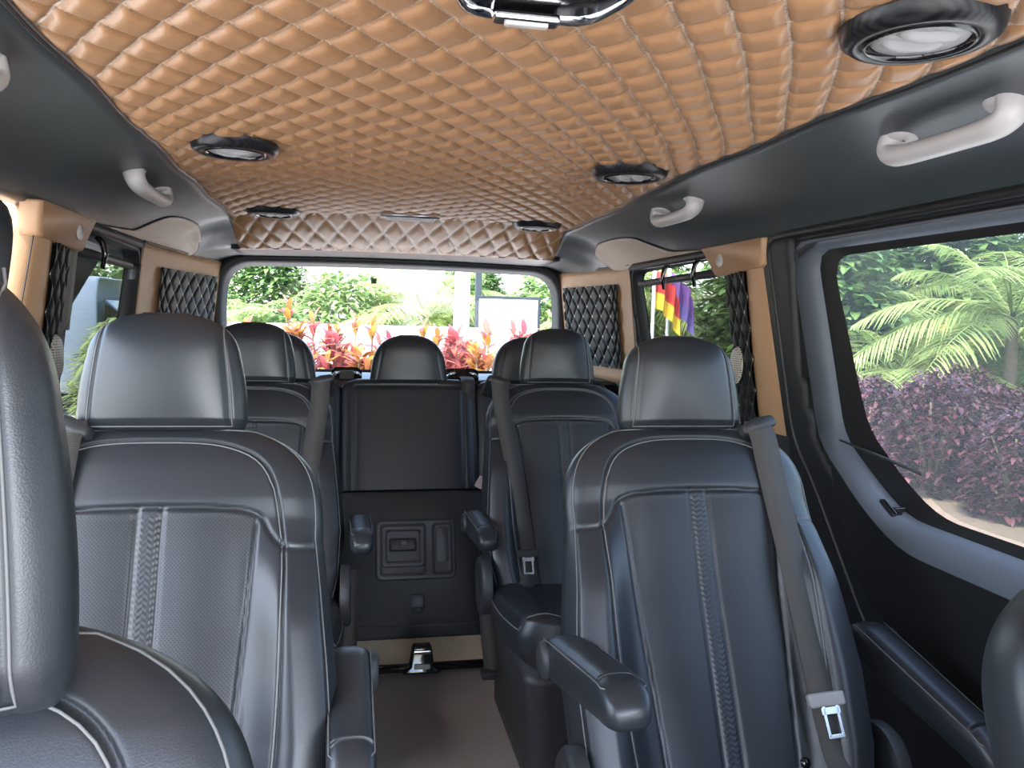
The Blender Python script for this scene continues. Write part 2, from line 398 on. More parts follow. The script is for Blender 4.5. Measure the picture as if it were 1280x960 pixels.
# sliding door on the right: seal, recess, painted metal frame, dark border, glass, screen
def rp(poly, r): return round_poly(poly, r, 8)
SEAL = rp([(-.50, 1.347), (1.915, 1.347), (1.875, 1.06), (1.845, .84), (1.765, .745), (1.66, .575), (1.55, .40), (-.50, .40)], [.05, .05, .3, .2, .2, .3, .2, .05])
BANDO = rp([(-.42, 1.325), (1.815, 1.325), (1.775, 1.10), (1.752, .96), (1.735, .845), (1.575, .715), (1.45, .655), (-.42, .645)], [.05, .07, .2, .15, .16, .2, .15, .05])
BANDI = rp([(-.36, 1.305), (1.765, 1.305), (1.728, 1.10), (1.706, .97), (1.690, .865), (1.565, .775), (1.475, .722), (-.36, .708)], [.05, .06, .2, .15, .14, .2, .1, .05])
GLS = rp([(-.32, 1.288), (1.715, 1.288), (1.668, 1.12), (1.632, .98), (1.605, .895), (1.50, .805), (1.39, .742), (-.32, .742)], [.05, .07, .3, .2, .12, .2, .06, .05])
dr = empty('door_1', (0, 0, 0)); struct(dr, 'black and grey sliding door frame around the big screened window', 'door')
V, F = loft([yz_loop(SEAL, 1, -.010), yz_loop(BANDO, 1, -.002, 160, .05)]); add('door_panel', V, F, WALLBLK, dr)
tp = yz_loop(SEAL, 1, -.012, 220); tp.append(tp[0]); MB().tube(tp, .011, 8, cap=False).build('door_seal', RUBBER, dr)
tp = [p + Vector((.006, -.022 if p.z < 1.33 else 0, -.02 if p.z > 1.33 else 0.012)) for p in yz_loop(SEAL, 1, -.004, 220)]; tp.append(tp[0]); MB().tube(tp, .007, 8, cap=False).build('inner_seal', RUBBER, dr)
V, F = loft([yz_loop(BANDO, 1, .035), yz_loop(BANDO, 1, -.012, 160, .05), yz_loop(BANDI, 1, .030)]); add('metal_frame', V, F, DOORGREY, dr)
# seam across the painted frame
MB().tube([(wx(.862) + .0, 1.752, .862), (wx(.862) + .016, 1.69, .862)], .0016, 6).build('frame_seam', RUBBER, dr)
w1 = empty('window_1'); struct(w1, 'large sliding door window with palms and purple shrubs outside', 'window')
V, F = loft([yz_loop(BANDI, 1, .030), yz_loop(GLS, 1, .036)]); add('window_border', V, F, RUBBER, w1)
P = resample(GLS, 120); V = [Vector((wx(p[1]) + .055, p[0], p[1])) for p in P]
add('pane', V, [tuple(range(120))], DTINT, w1, smooth=False)
sh = empty('window_sunshade', (wx(1.0) + .036, .9, 1.0)); tag(sh, 'grey mesh sunscreen fitted inside the big sliding door window', 'sunshade', 'mesh window sunshades')
P = resample(GLS, 120); V = [Vector((wx(p[1]) + .037, p[0], p[1])) - sh.location for p in P]
add('screen', V, [tuple(range(120))], SCREEN, sh, smooth=False)
tp = [Vector((wx(.84) + .012, 1.695, .858)), Vector((wx(.82) + .008, 1.58, .848)), Vector((wx(.81) + .004, 1.40, .832))]
MB().tube([p - sh.location for p in tp], [.0022, .0035, .0045], 8).build('support_rod', PLASTIC, sh)
M = Matrix.Rotation(.5, 3, 'X')
hk = MB().box((0, 0, 0), (.012, .05, .018), M).box((.012, -.012, -.006), (.016, .02, .018), M).tube([(.01, -.01, .0), (.03, -.02, .004)], .006, 8)
hk.v = [tuple(Vector(v) + Vector((wx(.735) - .004, 1.50, .735)) - sh.location) for v in hk.v]; bevel(hk.build('hook', GLOSS, sh, False), .002)
# lower black door trim board and arm ledge below the window
V, F = grid(60, 10, lambda i, j: (wx(.55) + .035 + .06 * math.sin(PI * j / 9), -.4 + 2.0 * i / 59, .05 + .60 * j / 9)); add('lower_board', V, F, WALLBLK, dr)
fl2 = MB()
for k in range(14): fl2.box((.90, -.2 + k * .13, .03), (.16, .012, .05))
# rear side window frames
def side_window(name, s, poly, label, rads):
    w = empty(name); struct(w, label, 'window')
    c = np.mean(poly, axis=0); hs_ = np.ptp(np.array(poly), axis=0) / 2; O = np.array([(p - c) * (1 + .012 / hs_) + c for p in np.array(poly)]); I = np.array([(p - c) * (1 - .012 / hs_) + c for p in np.array(poly)])
    R = [round_poly(q, rads, 8) for q in (O, np.array(poly), I)]
    V, F = loft([yz_loop(R[0], s, .012), yz_loop(R[0], s, -.016), yz_loop(R[1], s, -.018), yz_loop(R[1], s, .020), yz_loop(R[2], s, .024)])
    add('window_border', V, F, WALLBLK, w)
    P = resample(R[2], 80); add('pane', [Vector((s * (wx(p[1]) + .026), p[0], p[1])) for p in P], [tuple(range(80))], TINT, w, smooth=False)
    return w
side_window('window_2', 1, [(2.10, 1.335), (2.945, 1.325), (2.90, 1.09), (2.85, .80), (2.05, .80)], 'rear side window with flags and trees outside', .07)
side_window('window_3', -1, [(2.10, 1.325), (2.735, 1.31), (2.71, 1.09), (2.66, .80), (2.05, .80)], 'rear side window beside the dark parked van', .07)
side_window('window_4', -1, [(-.38, 1.315), (1.772, 1.315), (1.752, 1.05), (1.63, .76), (-.38, .70)], 'window at the picture edge beside the sunlit tan pillar', .10)

def roller(s, y0, y1, zt, label):
    r = empty('roller_sunshade', (s * wx(1.0), (y0 + y1) / 2, 1.0)); tag(r, label, 'sunshade', 'mesh window sunshades')
    L = r.location
    add('shade_fabric', [Vector((s * (wx(z) + .016), y, z)) - L for y, z in ((y0, zt), (y1, zt - .008), (y1 - .06, .78), (y0, .78))], [(0, 1, 2, 3)], SHADE, r, False)
    b = MB().tube([Vector((s * (wx(zt) + .004), y0, zt + .004)) - L, Vector((s * (wx(zt) + .004), y1, zt - .004)) - L], .013, 10, upv=(0, 0, 1), flat=1.0).build('top_rail', PLASTIC, r)
    for f in ((.28, .62) if s > 0 else (.35,)):
        y = y0 + (y1 - y0) * f; q = Vector((s * (wx(zt) - .004), y, zt)) - L
        MB().tube([q + Vector((0, 0, .05)), q + Vector((-s * .014, 0, .035)), q + Vector((-s * .020, 0, .005)), q + Vector((-s * .012, 0, -.035))], [.008, .009, .008, .006], 8).build('hook', GLOSS, r)
    return r
roller(1, 2.16, 2.90, 1.275, 'roller sunshade over the rear side window with flags outside')
roller(-1, 2.16, 2.70, 1.268, 'dark roller sunshade over the rear side window beside parked van')

# ---- tan B pillars
def quilt_sheet(name, fn, nu, nv, w, h, px, py, parent, depth=.008, m=BQUILT):
    V, UV = [], []
    for i in range(nu):
        for j in range(nv):
            u, v = w * i / (nu - 1), h * j / (nv - 1); a, b = u / px + v / py, u / px - v / py
            p, n = fn(i / (nu - 1), j / (nv - 1)); V.append(p + n * depth * quilt(a, b)); UV.append((a, b))
    F = [(i * nv + j, (i + 1) * nv + j, (i + 1) * nv + j + 1, i * nv + j + 1) for i in range(nu - 1) for j in range(nv - 1)]
    return add(name, V, F, m, parent, uvs=UV)

def pillar(name, s, label, bl):
    p = empty(name, (0, -.055 if s < 0 else 0, 0)); struct(p, label, 'trim')
    # main tan column: front edge / rear edge as it goes down, wrapping slightly at the front
    zs = np.linspace(1.285, .835, 30)
    def col(i, j):
        z = zs[i]; f = (1.285 - z) / .45
        y0 = 1.925 - .075 * f; y1 = 2.045 - .02 * f + .01 * math.sin(f * 3)
        t = j / 11; y = y0 + (y1 - y0) * t; d = -.014 - .012 * math.sin(PI * min(1, t * 1.0)) + (.02 if j == 0 else 0)
        return Vector((s * (wx(z) + d), y, z))
    V, F = grid(30, 12, col); add('tan_column', V, F, TAN, p)
    MB().tube([Vector((s * (wx(z) - .0155), 1.925 - .075 * (1.285 - z) / .45 + .004, z)) for z in zs], .0016, 6).build('column_stitch', RUBBER, p)
    # quilted insert between column and the rear window
    def q(u, v):
        z = 1.285 - v * .46; f = v; y0 = 2.022 - .02 * f; y1 = 2.165 - .05 * f
        return Vector((s * (wx(z) - .024 + .012 * u ** 2), y0 + (y1 - y0) * u, z)), Vector((-s, 0, .1)).normalized()
    quilt_sheet('quilted_insert', q, 56, 130, .13, .46, .052, .085, p, .008)
    # cap that carries the round badge
    prof = [(1.905, 1.350), (2.285, 1.350), (2.262, 1.335), (2.215, 1.285), (2.195, 1.262), (1.915, 1.275)]
    R = round_poly(prof, [.01, .02, .04, .03, .02, .02], 5)
    V, F = loft([[Vector((s * (wx(y2) - d), y1, y2)) for y1, y2 in ((q - R.mean(0)) * k + R.mean(0) for q in R)] for d, k in ((-.01, 1), (.022, 1), (.032, .97))], capend=True)
    add('pillar_cap', V, F, TAN, p)
    bt = MB().lathe([(0, .006), (.016, .005), (.019, .002), (.020, 0)], 28)
    Mx = Matrix.Rotation(-s * PI / 2, 3, 'Y'); c = Vector((s * (wx(1.307) - .031), 2.158, 1.307))
    bt.v = [tuple(Mx @ Vector(v) + c) for v in bt.v]; b = bt.build('badge', LTGREY, p)
    b2 = MB()
    for k in (-1, 0, 1): b2.box((s * (wx(1.307) - .0375), 2.158, 1.307 + k * .004), (.001, .012 - abs(k) * .004, .0012))
    b2.build('badge_mark', GREYPL, b, False)
    # speaker grille
    g = MB().lathe([(0, .010), (.034, .008), (.042, .006), (.046, 0)], 32, sx=1.0); c = Vector((s * (wx(1.01) - .030), 2.098, 1.01))
    Mg = Matrix.Rotation(-s * PI / 2, 3, 'Y')
    g.v = [tuple(Mg @ Vector((v[0] * 1.15, v[1] * .8, v[2])) + c) for v in g.v]; gr = g.build('speaker_grille', GRILLE, p)
    return p
GRILLE = mat('grille', (.38, .35, .31), .5)
def _gr():
    nt = GRILLE.node_tree; b = nt.nodes['Principled BSDF']; tc = nt.nodes['Texture Coordinate']
    sp = nt.nodes.new('ShaderNodeSeparateXYZ'); nt.links.new(tc.outputs['Object'], sp.inputs[0])
    fa = mathn(nt, 'PINGPONG', mathn(nt, 'MULTIPLY', sp.outputs['Y'], 160), .5); fb = mathn(nt, 'PINGPONG', mathn(nt, 'MULTIPLY', sp.outputs['Z'], 160), .5)
    d = mathn(nt, 'GREATER_THAN', mathn(nt, 'MINIMUM', fa, fb), .25)
    mx = nt.nodes.new('ShaderNodeMix'); mx.data_type = 'RGBA'; mx.inputs['A'].default_value = (.45, .42, .37, 1); mx.inputs['B'].default_value = (.06, .055, .05, 1)
    nt.links.new(d, mx.inputs['Factor']); nt.links.new(mx.outputs['Result'], b.inputs['Base Color'])
_gr()
pillar('trim_4', 1, 'tan leather pillar with round speaker beside the sliding door', '')
pillar('trim_5', -1, 'sunlit tan leather pillar with round speaker on the left side', '')
# dark grey lower pillar section under the tan column
for s, nm in ((1, 'trim_6'), (-1, 'trim_7')):
    V, F = grid(12, 14, lambda i, j, s=s: (s * (wx(.84 - .8 * i / 11) - .012 - .02 * math.sin(PI * j / 13)), 1.82 + .40 * j / 13, .84 - .8 * i / 11))
    o = add(nm, V, F, PLASTIC); struct(o, 'dark plastic lower pillar cover behind the second row seat', 'trim')
# sunlit front jamb of the left side pillar
P = [Vector((-(wx(z) + d), 1.885 - .10 * (1.34 - z), z)) for z in np.linspace(1.345, .68, 12) for d in (-.012, .04, .10)]
jb = add('trim_8', P, [(i * 3 + k, i * 3 + k + 1, i * 3 + 4 + k, i * 3 + 3 + k) for i in range(11) for k in range(2)], TAN); solid(jb, .004); struct(jb, 'bright tan jamb edge of the left side pillar', 'trim')

# ---- D pillars and rear corners
def dpath(s, t):
    K = ([(.876, 2.955), (.872, 3.02), (.862, 3.12), (.838, 3.33), (.80, 3.52), (.772, 3.66)] if s > 0 else [(.876, 2.75), (.872, 2.86), (.862, 3.02), (.838, 3.27), (.80, 3.50), (.772, 3.66)])
    P = np.array(K); d = np.linspace(0, 1, len(K)); return np.array([np.interp(t, d, P[:, 0]), np.interp(t, d, P[:, 1])])
def dpillar(name, s, label):
    p = empty(name); struct(p, label, 'trim')
    def f(i, j):
        t = i / 39; z = 1.345 - .47 * j / 19; x, y = dpath(s, t)
        return Vector((s * (x - .022 + (1.3 - z) * .11), y, z))
    V, F = grid(40, 20, f); o = add('tan_panel', V, F, TAN, p); solid(o, .004)
    def q(u, v):
        t = .30 + .60 * u; z = 1.275 - v * .34; x, y = dpath(s, t)
        return Vector((s * (x - .030 + (1.3 - z) * .11), y, z)), Vector((-s * .93, -.36, 0))
    quilt_sheet('quilted_panel', q, 170, 110, .58, .34, .085, .085, p, .010)
    tb = [f(i, 0) + Vector((-s * .004, -.002, 0)) for i in range(40)]
    MB().tube(tb, .003, 6).build('edge_piping', RUBBER, p)
    V, F = grid(30, 10, lambda i, j: Vector((s * (dpath(s, i / 29)[0] - .006 + .03), dpath(s, i / 29)[1], .875 - .9 * j / 9))); add('lower_panel', V, F, PLASTIC, p)
    return p
dpillar('trim_9', 1, 'tan rear corner panel with black quilted insert by flag window')
dpillar('trim_10', -1, 'tan rear corner panel with black quilted insert on left side')
def belt_hanger(s, label):
    h = empty('belt_hanger', (s * .765, 3.575, 1.02)); tag(h, label, 'hook', 'rear corner hooks')
    R = round_poly([(-.022, -.05), (.022, -.05), (.018, .045), (-.014, .055)], .018, 5)
    V, F = loft([[Vector((p[0] * k, -d, p[1] * k)) for p in R] for d, k in ((-.03, 1), (.015, 1), (.025, .8))], capend=True); add('body', V, F, GLOSS, h)
    MB().tube([(-s * .012, -.02, -.045), (-s * .014, -.026, 0), (-s * .008, -.02, .048)], .004, 8).build('chrome_edge', CHROME, h)
belt_hanger(1, 'black rounded hook on rear corner panel nearest white shutters'); belt_hanger(-1, 'black rounded hook on rear corner panel behind left side headrests')

# ---- light tan pads let into the liners
for s, nm in ((1, 'trim_11'), (-1, 'trim_12')):
    poly = ([(3.16, .50), (3.06, .42), (2.90, .41), (2.74, .48), (2.67, .70), (2.56, .90), (2.40, .96), (2.20, .985), (2.20, 1), (3.0, 1), (3.12, .95), (3.17, .7)] if s > 0 else [(3.28, .55), (3.16, .38), (2.95, .36), (2.78, .44), (2.70, .74), (2.62, .92), (2.40, .98), (2.26, .985), (2.26, 1), (3.05, 1), (3.22, .94), (3.29, .75)])
    R = round_poly(poly, [.06, .08, .1, .1, .08, .1, .1, .005, .005, .06, .08, .08], 6)
    P = resample(R, 90); c = np.array([2.95, .78])
    V = []
    for k, of in ((1.0, .0), (1.0, .006), (.97, .009), (.9, .010), (.8, .010), (.65, .010), (.5, .010), (.35, .010), (.2, .010), (.05, .010)): V += [liner(s, c[0] + (q[0] - c[0]) * k, min(1, c[1] + (q[1] - c[1]) * k), of) for q in P]
    F = [(i * 90 + k, i * 90 + (k + 1) % 90, (i + 1) * 90 + (k + 1) % 90, (i + 1) * 90 + k) for i in range(9) for k in range(90)] + [tuple(9 * 90 + k for k in range(90))]
    o = add(nm, V, F, TANGREY); struct(o, 'light tan leather pad on cove liner above %s rear side window' % ('flag' if s > 0 else 'left'), 'trim')
    tp = [liner(s, q[0], min(1, q[1]), .004) for q in P]; tp.append(tp[0]); MB().tube(tp, .0035, 6, cap=False).build('edge_piping', RUBBER, o)

# ---- tailgate with rear window
def rloop(hx, z0, z1, y, rt_, rb, n=160):
    P = resample(round_poly([(-hx + .02, z0), (hx - .02, z0), (hx, (z0 + z1) / 2), (hx - .02, z1), (-hx + .02, z1), (-hx, (z0 + z1) / 2)], [rb, rb, .2, rt_, rt_, .2], 10), n)
    return [Vector((p[0], y + .0 * p[1], p[1] + .012 * (1 - (p[0] / hx) ** 2) * (1 if p[1] > 1.1 else 0))) for p in P]
tg = empty('wall_rear'); struct(tg, 'black tailgate frame around the bright rear window', 'wall')
V, F = loft([rloop(1.1, -.1, 1.62, 3.70, .1, .1), rloop(.80, .80, 1.385, 3.66, .20, .1), rloop(.785, .81, 1.375, 3.635, .20, .1), rloop(.765, .84, 1.352, 3.63, .19, .09), rloop(.752, .865, 1.340, 3.66, .18, .08), rloop(.742, .882, 1.330, 3.715, .17, .07)])
add('tailgate_frame', V, F, WALLBLK, tg)
V, F = grid(30, 12, lambda i, j: (-.95 + 1.9 * i / 29, 3.66 - .01 * j, .885 - .9 * j / 11)); add('tailgate_panel', V, F, PLASTIC, tg)
w5 = empty('window_5'); struct(w5, 'wide rear window with red plants and white sign outside', 'window')
P = rloop(.745, .878, 1.332, 3.72, .17, .07); add('pane', P, [tuple(range(len(P)))], GLASS, w5, False)
MB().box((-.10, 3.712, 1.285), (.024, .012, .024)).build('sensor', PLASTIC, w5, False)

# ================================================================== CEILING FITTINGS
def vent_proto():
    r = empty('ceiling_vent')
    MB().lathe([(.060, .004), (.062, -.012), (.068, -.018), (.078, -.018), (.088, -.011), (.092, .004)], 56).build('bezel', CARBON, r)
    MB().lathe([(.056, .0), (.0565, -.014), (.059, -.019), (.062, -.019), (.064, -.012)], 48).build('inner_ring', GLOSS, r)
    MB().lathe([(0, -.012), (.035, -.0125), (.052, -.014), (.056, -.010), (.057, 0)], 48).build('air_disc', VENTGREY, r)
    for k in (-1, 1):
        V, F = grid(16, 7, lambda i, j, k=k: Vector(((-1 + 2 * i / 15) * .043 * math.sqrt(max(.02, 1 - (k * .4 + .16 * (j / 6 - .5)) ** 2)), k * .017 + (j / 6 - .5) * .022 + .005 * math.sin(i / 15 * PI * 2), -.012 - .010 * math.sin(PI * j / 6) * math.sin(PI * i / 15) ** .5)))
        add('vane', V, F, VENTGREY, r)
    return r
proto = vent_proto()
vents = [(.462, .868, 'round carbon rimmed vent beside the big grab handle by sliding door'), (-.443, 1.82, 'round carbon rimmed vent above the left side small grab handle'), (.440, 1.825, 'round carbon rimmed vent beside the small grab handle, right side'),
         (-.462, 2.885, 'small dark vent at the ceiling rear, left side of the lamp'), (.470, 2.92, 'small dark vent at the ceiling rear, right side of the lamp')]
for i, (x, y, lb) in enumerate(vents):
    o = proto if i == 0 else copy_tree(proto); o.location = (x, y, 1.477); tag(o, lb, 'vent', 'ceiling vents')
    o.rotation_euler = (0, 0, .5 * i)
# lamp bar
lb = empty('ceiling_lamp', (.001, 2.855, 1.478)); tag(lb, 'slim clear lamp bar on ceiling centre near the rear window', 'lamp')
bevel(MB().box((0, 0, -.003), (.21, .062, .014)).build('housing', CHROME, lb, False), .005)
bevel(MB().box((0, 0, -.012), (.17, .042, .010)).build('lens', LTGREY, lb, False), .004)
# roof console near the camera
rc = empty('roof_console', (-.018, .655, 1.475)); tag(rc, 'glossy black roof console with chrome rim and latch', 'console')
def cl(k, z, n=80):
    P = resample(round_poly([(-.085, -.24), (.085, -.24), (.092, .13), (.066, .205), (-.066, .205), (-.088, .15)], .025, 6), n); return [Vector((p[0] * k, p[1] * (k if k > .9 else k), z)) for p in P]
V, F = loft([cl(1, .01), cl(1, -.022), cl(.97, -.034)], capend=False); add('housing', V, F, GLOSS, rc)
V, F = loft([cl(.985, -.030), cl(.985, -.040), cl(.94, -.042), cl(.925, -.034)]); add('rim', V, F, CHROME, rc)
V, F = loft([cl(.93, -.033), cl(.90, -.036), cl(.6, -.037)], capend=True); add('screen', V, F, GLOSS, rc)
bevel(MB().box((-.004, .186, -.042), (.070, .022, .010)).build('latch', CHROME, rc, False), .004)
bevel(MB().box((-.004, .186, -.048), (.046, .010, .005)).build('latch_button', LTGREY, rc, False), .002)

# grab handles
def handle(s, y, t, L, label):
    p = liner(s, y, t, .0); n = (liner(s, y, t, .02) - p).normalized()
    h = empty('grab_handle', p); tag(h, label, 'handle', 'grab handles')
    k = Vector((0, 1, 0)); c = n.cross(k)
    def at(a, d, e=0): return k * a + n * d + c * e
    path = bez([at(-L * .50, -.004), at(-L * .52, .022), at(-L * .42, .036), at(-L * .15, .039), at(L * .15, .039), at(L * .42, .036), at(L * .52, .022), at(L * .50, -.004)], 7)
    rr = [.022 - .006 * math.sin(PI * i / (len(path) - 1)) ** .7 for i in range(len(path))]
    MB().tube([Vector(q) for q in path], rr, 16, upv=c, flat=1.25).build('grip', LTGREY, h)
    for e in (-1, 1):
        m = MB().lathe([(0, .010), (.018, .009), (.024, .004), (.026, -.004)], 20)
        R = Matrix((c, k, n)).transposed(); m.v = [tuple(R @ Vector((v[0], v[1] * 1.3, v[2])) + at(e * L * .44, 0)) for v in m.v]; mt = m.build('mount', LTGREY, h)
        d = MB().lathe([(0, .0115), (.0028, .0105)], 10); d.v = [tuple(R @ Vector(v) + at(e * L * .40, 0)) for v in d.v]; d.build('screw_cover', PLASTIC, mt)
handle(1, 1.13, .32, .25, 'large light grey grab handle nearest the big sliding door window')
handle(1, 2.15, .25, .25, 'small light grey grab handle beside the tan pad, right side')
handle(-1, 2.23, .25, .29, 'light grey grab handle on liner above left hand tan pillar')
handle(-1, 1.11, .22, .25, 'light grey grab handle cut off at the picture edge')

# ================================================================== SEATS
TILT = math.radians(25.5)
def make_pillow(name, w, D, T, H, frame, m, parent, front=None, ns=120, nu=120, p=4.0, s0=0.0, midx=None, endpow=6):
    """closed cushion: w,D,T are functions of s (half width, front bulge, back depth); front(x,s) extra relief"""
    J, Uv, Nv = frame
    sv = s0 + (H - s0) * (.5 - .5 * np.cos(PI * (np.linspace(0, 1, ns)) ** .9)); phi = np.linspace(-PI / 2, PI / 2, nu)
    # front u from -1..1 then back u from 1..-1
    u = np.sin(phi); V = []; info = []
    for s in sv:
        ws, d, t = w(s), D(s), T(s)
        fr = np.power(np.clip(1 - np.abs(u) ** p, 0, 1), 1 / 2.2)
        x = ws * u
        ex = front(x, np.full_like(x, s), u) if front else 0
        zf = d * fr + ex * np.clip((1 - np.abs(u)) / .06, 0, 1)
        for k in range(nu): V.append(J + Uv * s + Vector((x[k], 0, 0)) + Nv * zf[k]); info.append((x[k], s, 1))
        ub = -u[1:-1]; zb = -t * np.power(np.clip(1 - np.abs(ub) ** p, 0, 1), 1 / 2.2)
        for k in range(nu - 2): V.append(J + Uv * s + Vector((ws * ub[k], 0, 0)) + Nv * zb[k]); info.append((ws * ub[k], s, 0))
    n = 2 * nu - 2
    F = [(i * n + k, i * n + (k + 1) % n, (i + 1) * n + (k + 1) % n, (i + 1) * n + k) for i in range(len(sv) - 1) for k in range(n)]
    F += [tuple(range(n - 1, -1, -1)), tuple((len(sv) - 1) * n + k for k in range(n))]
    mids = None
    if midx: mids = [midx(*(np.mean([info[q] for q in f], axis=0))) for f in F]
    return add(name, V, F, m, parent, mids=mids)

HB = .690
WK = ([-.10, 0, .10, .22, .32, .42, .50], [.214, .243, .267, .273, .265, .254, .244])
def bw(s):
    b = float(np.interp(s, *WK))
    if s > .50: b *= max(0, 1 - ((s - .50) / (HB - .50)) ** 3.2) ** .40
    return max(b, .045)
def bD(s):
    e = .050 if s < .55 else .050 * max(0, 1 - ((s - .55) / (HB - .55)) ** 3) ** .5
    return max(e, .004)
def bT(s): return max(.105 * (1 if s < .5 else max(0, 1 - ((s - .5) / (HB - .5)) ** 3) ** .5), .006)
ARC = [tuple(p) for p in bez([(k * .905, v) for k, v in [(-.185, .0), (-.208, .20), (-.212, .40), (-.205, .51), (-.178, .605), (-.11, .644), (0, .652), (.11, .644), (.178, .605), (.205, .51), (.212, .40), (.208, .20), (.185, .0)]], 8)]
YOKE = [tuple(p) for p in bez([(k * .905, v) for k, v in [(-.268, .485), (-.213, .485), (-.188, .505), (-.165, .535), (-.10, .545), (0, .548), (.10, .545), (.165, .535), (.188, .505), (.213, .485), (.268, .485)]], 6)]
def ins(s): return .112 + (.150 - .112) * np.clip(s / .53, 0, 1)
VL = [[(-.112, 0), (-.132, .27), (-.149, .525)], [(.112, 0), (.132, .27), (.149, .525)]]
ST = [[(-.017, .0), (-.017, .545)], [(.017, .0), (.017, .545)]]
def relief(x, s, u):
    q = np.abs(u)
    bol = np.clip((q - .50) / .30, 0, 1); bol = bol * bol * (3 - 2 * bol)
    top = np.clip((.54 - s) / .18, 0, 1); top = top * top * (3 - 2 * top)
    e = .036 * bol * top - .010 * (1 - bol) * top
    yk = np.clip((s - .530) / .03, 0, 1) * np.clip((.665 - s) / .05, 0, 1); e = e + .004 * yk
    g = 0
    for L in [ARC, YOKE] + VL: g = g + np.exp(-(seg_dist(x, s, L) / .0030) ** 2) * .0055
    for L in ST: g = g + np.exp(-(seg_dist(x, s, L) / .0030) ** 2) * .0045
    inx = np.abs(x) < ins(s)
    puff = np.where(inx & (s < .54), .004 * np.sin(np.clip((np.abs(x) - .017) / np.maximum(ins(s) - .017, .01), 0, 1) * PI), 0)
    return e - g + puff
def bmid(x, s, fr):
    if fr < .9 or s > .535 or s < -.02: return 0
    if abs(x) < .015: return 2
    if .019 < abs(x) < float(ins(s)) - .004: return 1
    return 0
def surf(J, Uv, Nv, x, s, off=0.0):
    ws = bw(s); u = max(-1, min(1, x / ws)); fr = max(0, 1 - abs(u) ** 4) ** (1 / 2.2)
    z = bD(s) * fr + float(relief(np.array([x]), np.array([s]), np.array([u]))[0]) * min(1, max(0, (1 - abs(u)) / .06))
    return J + Uv * s + Vector((x, 0, 0)) + Nv * (z + off)

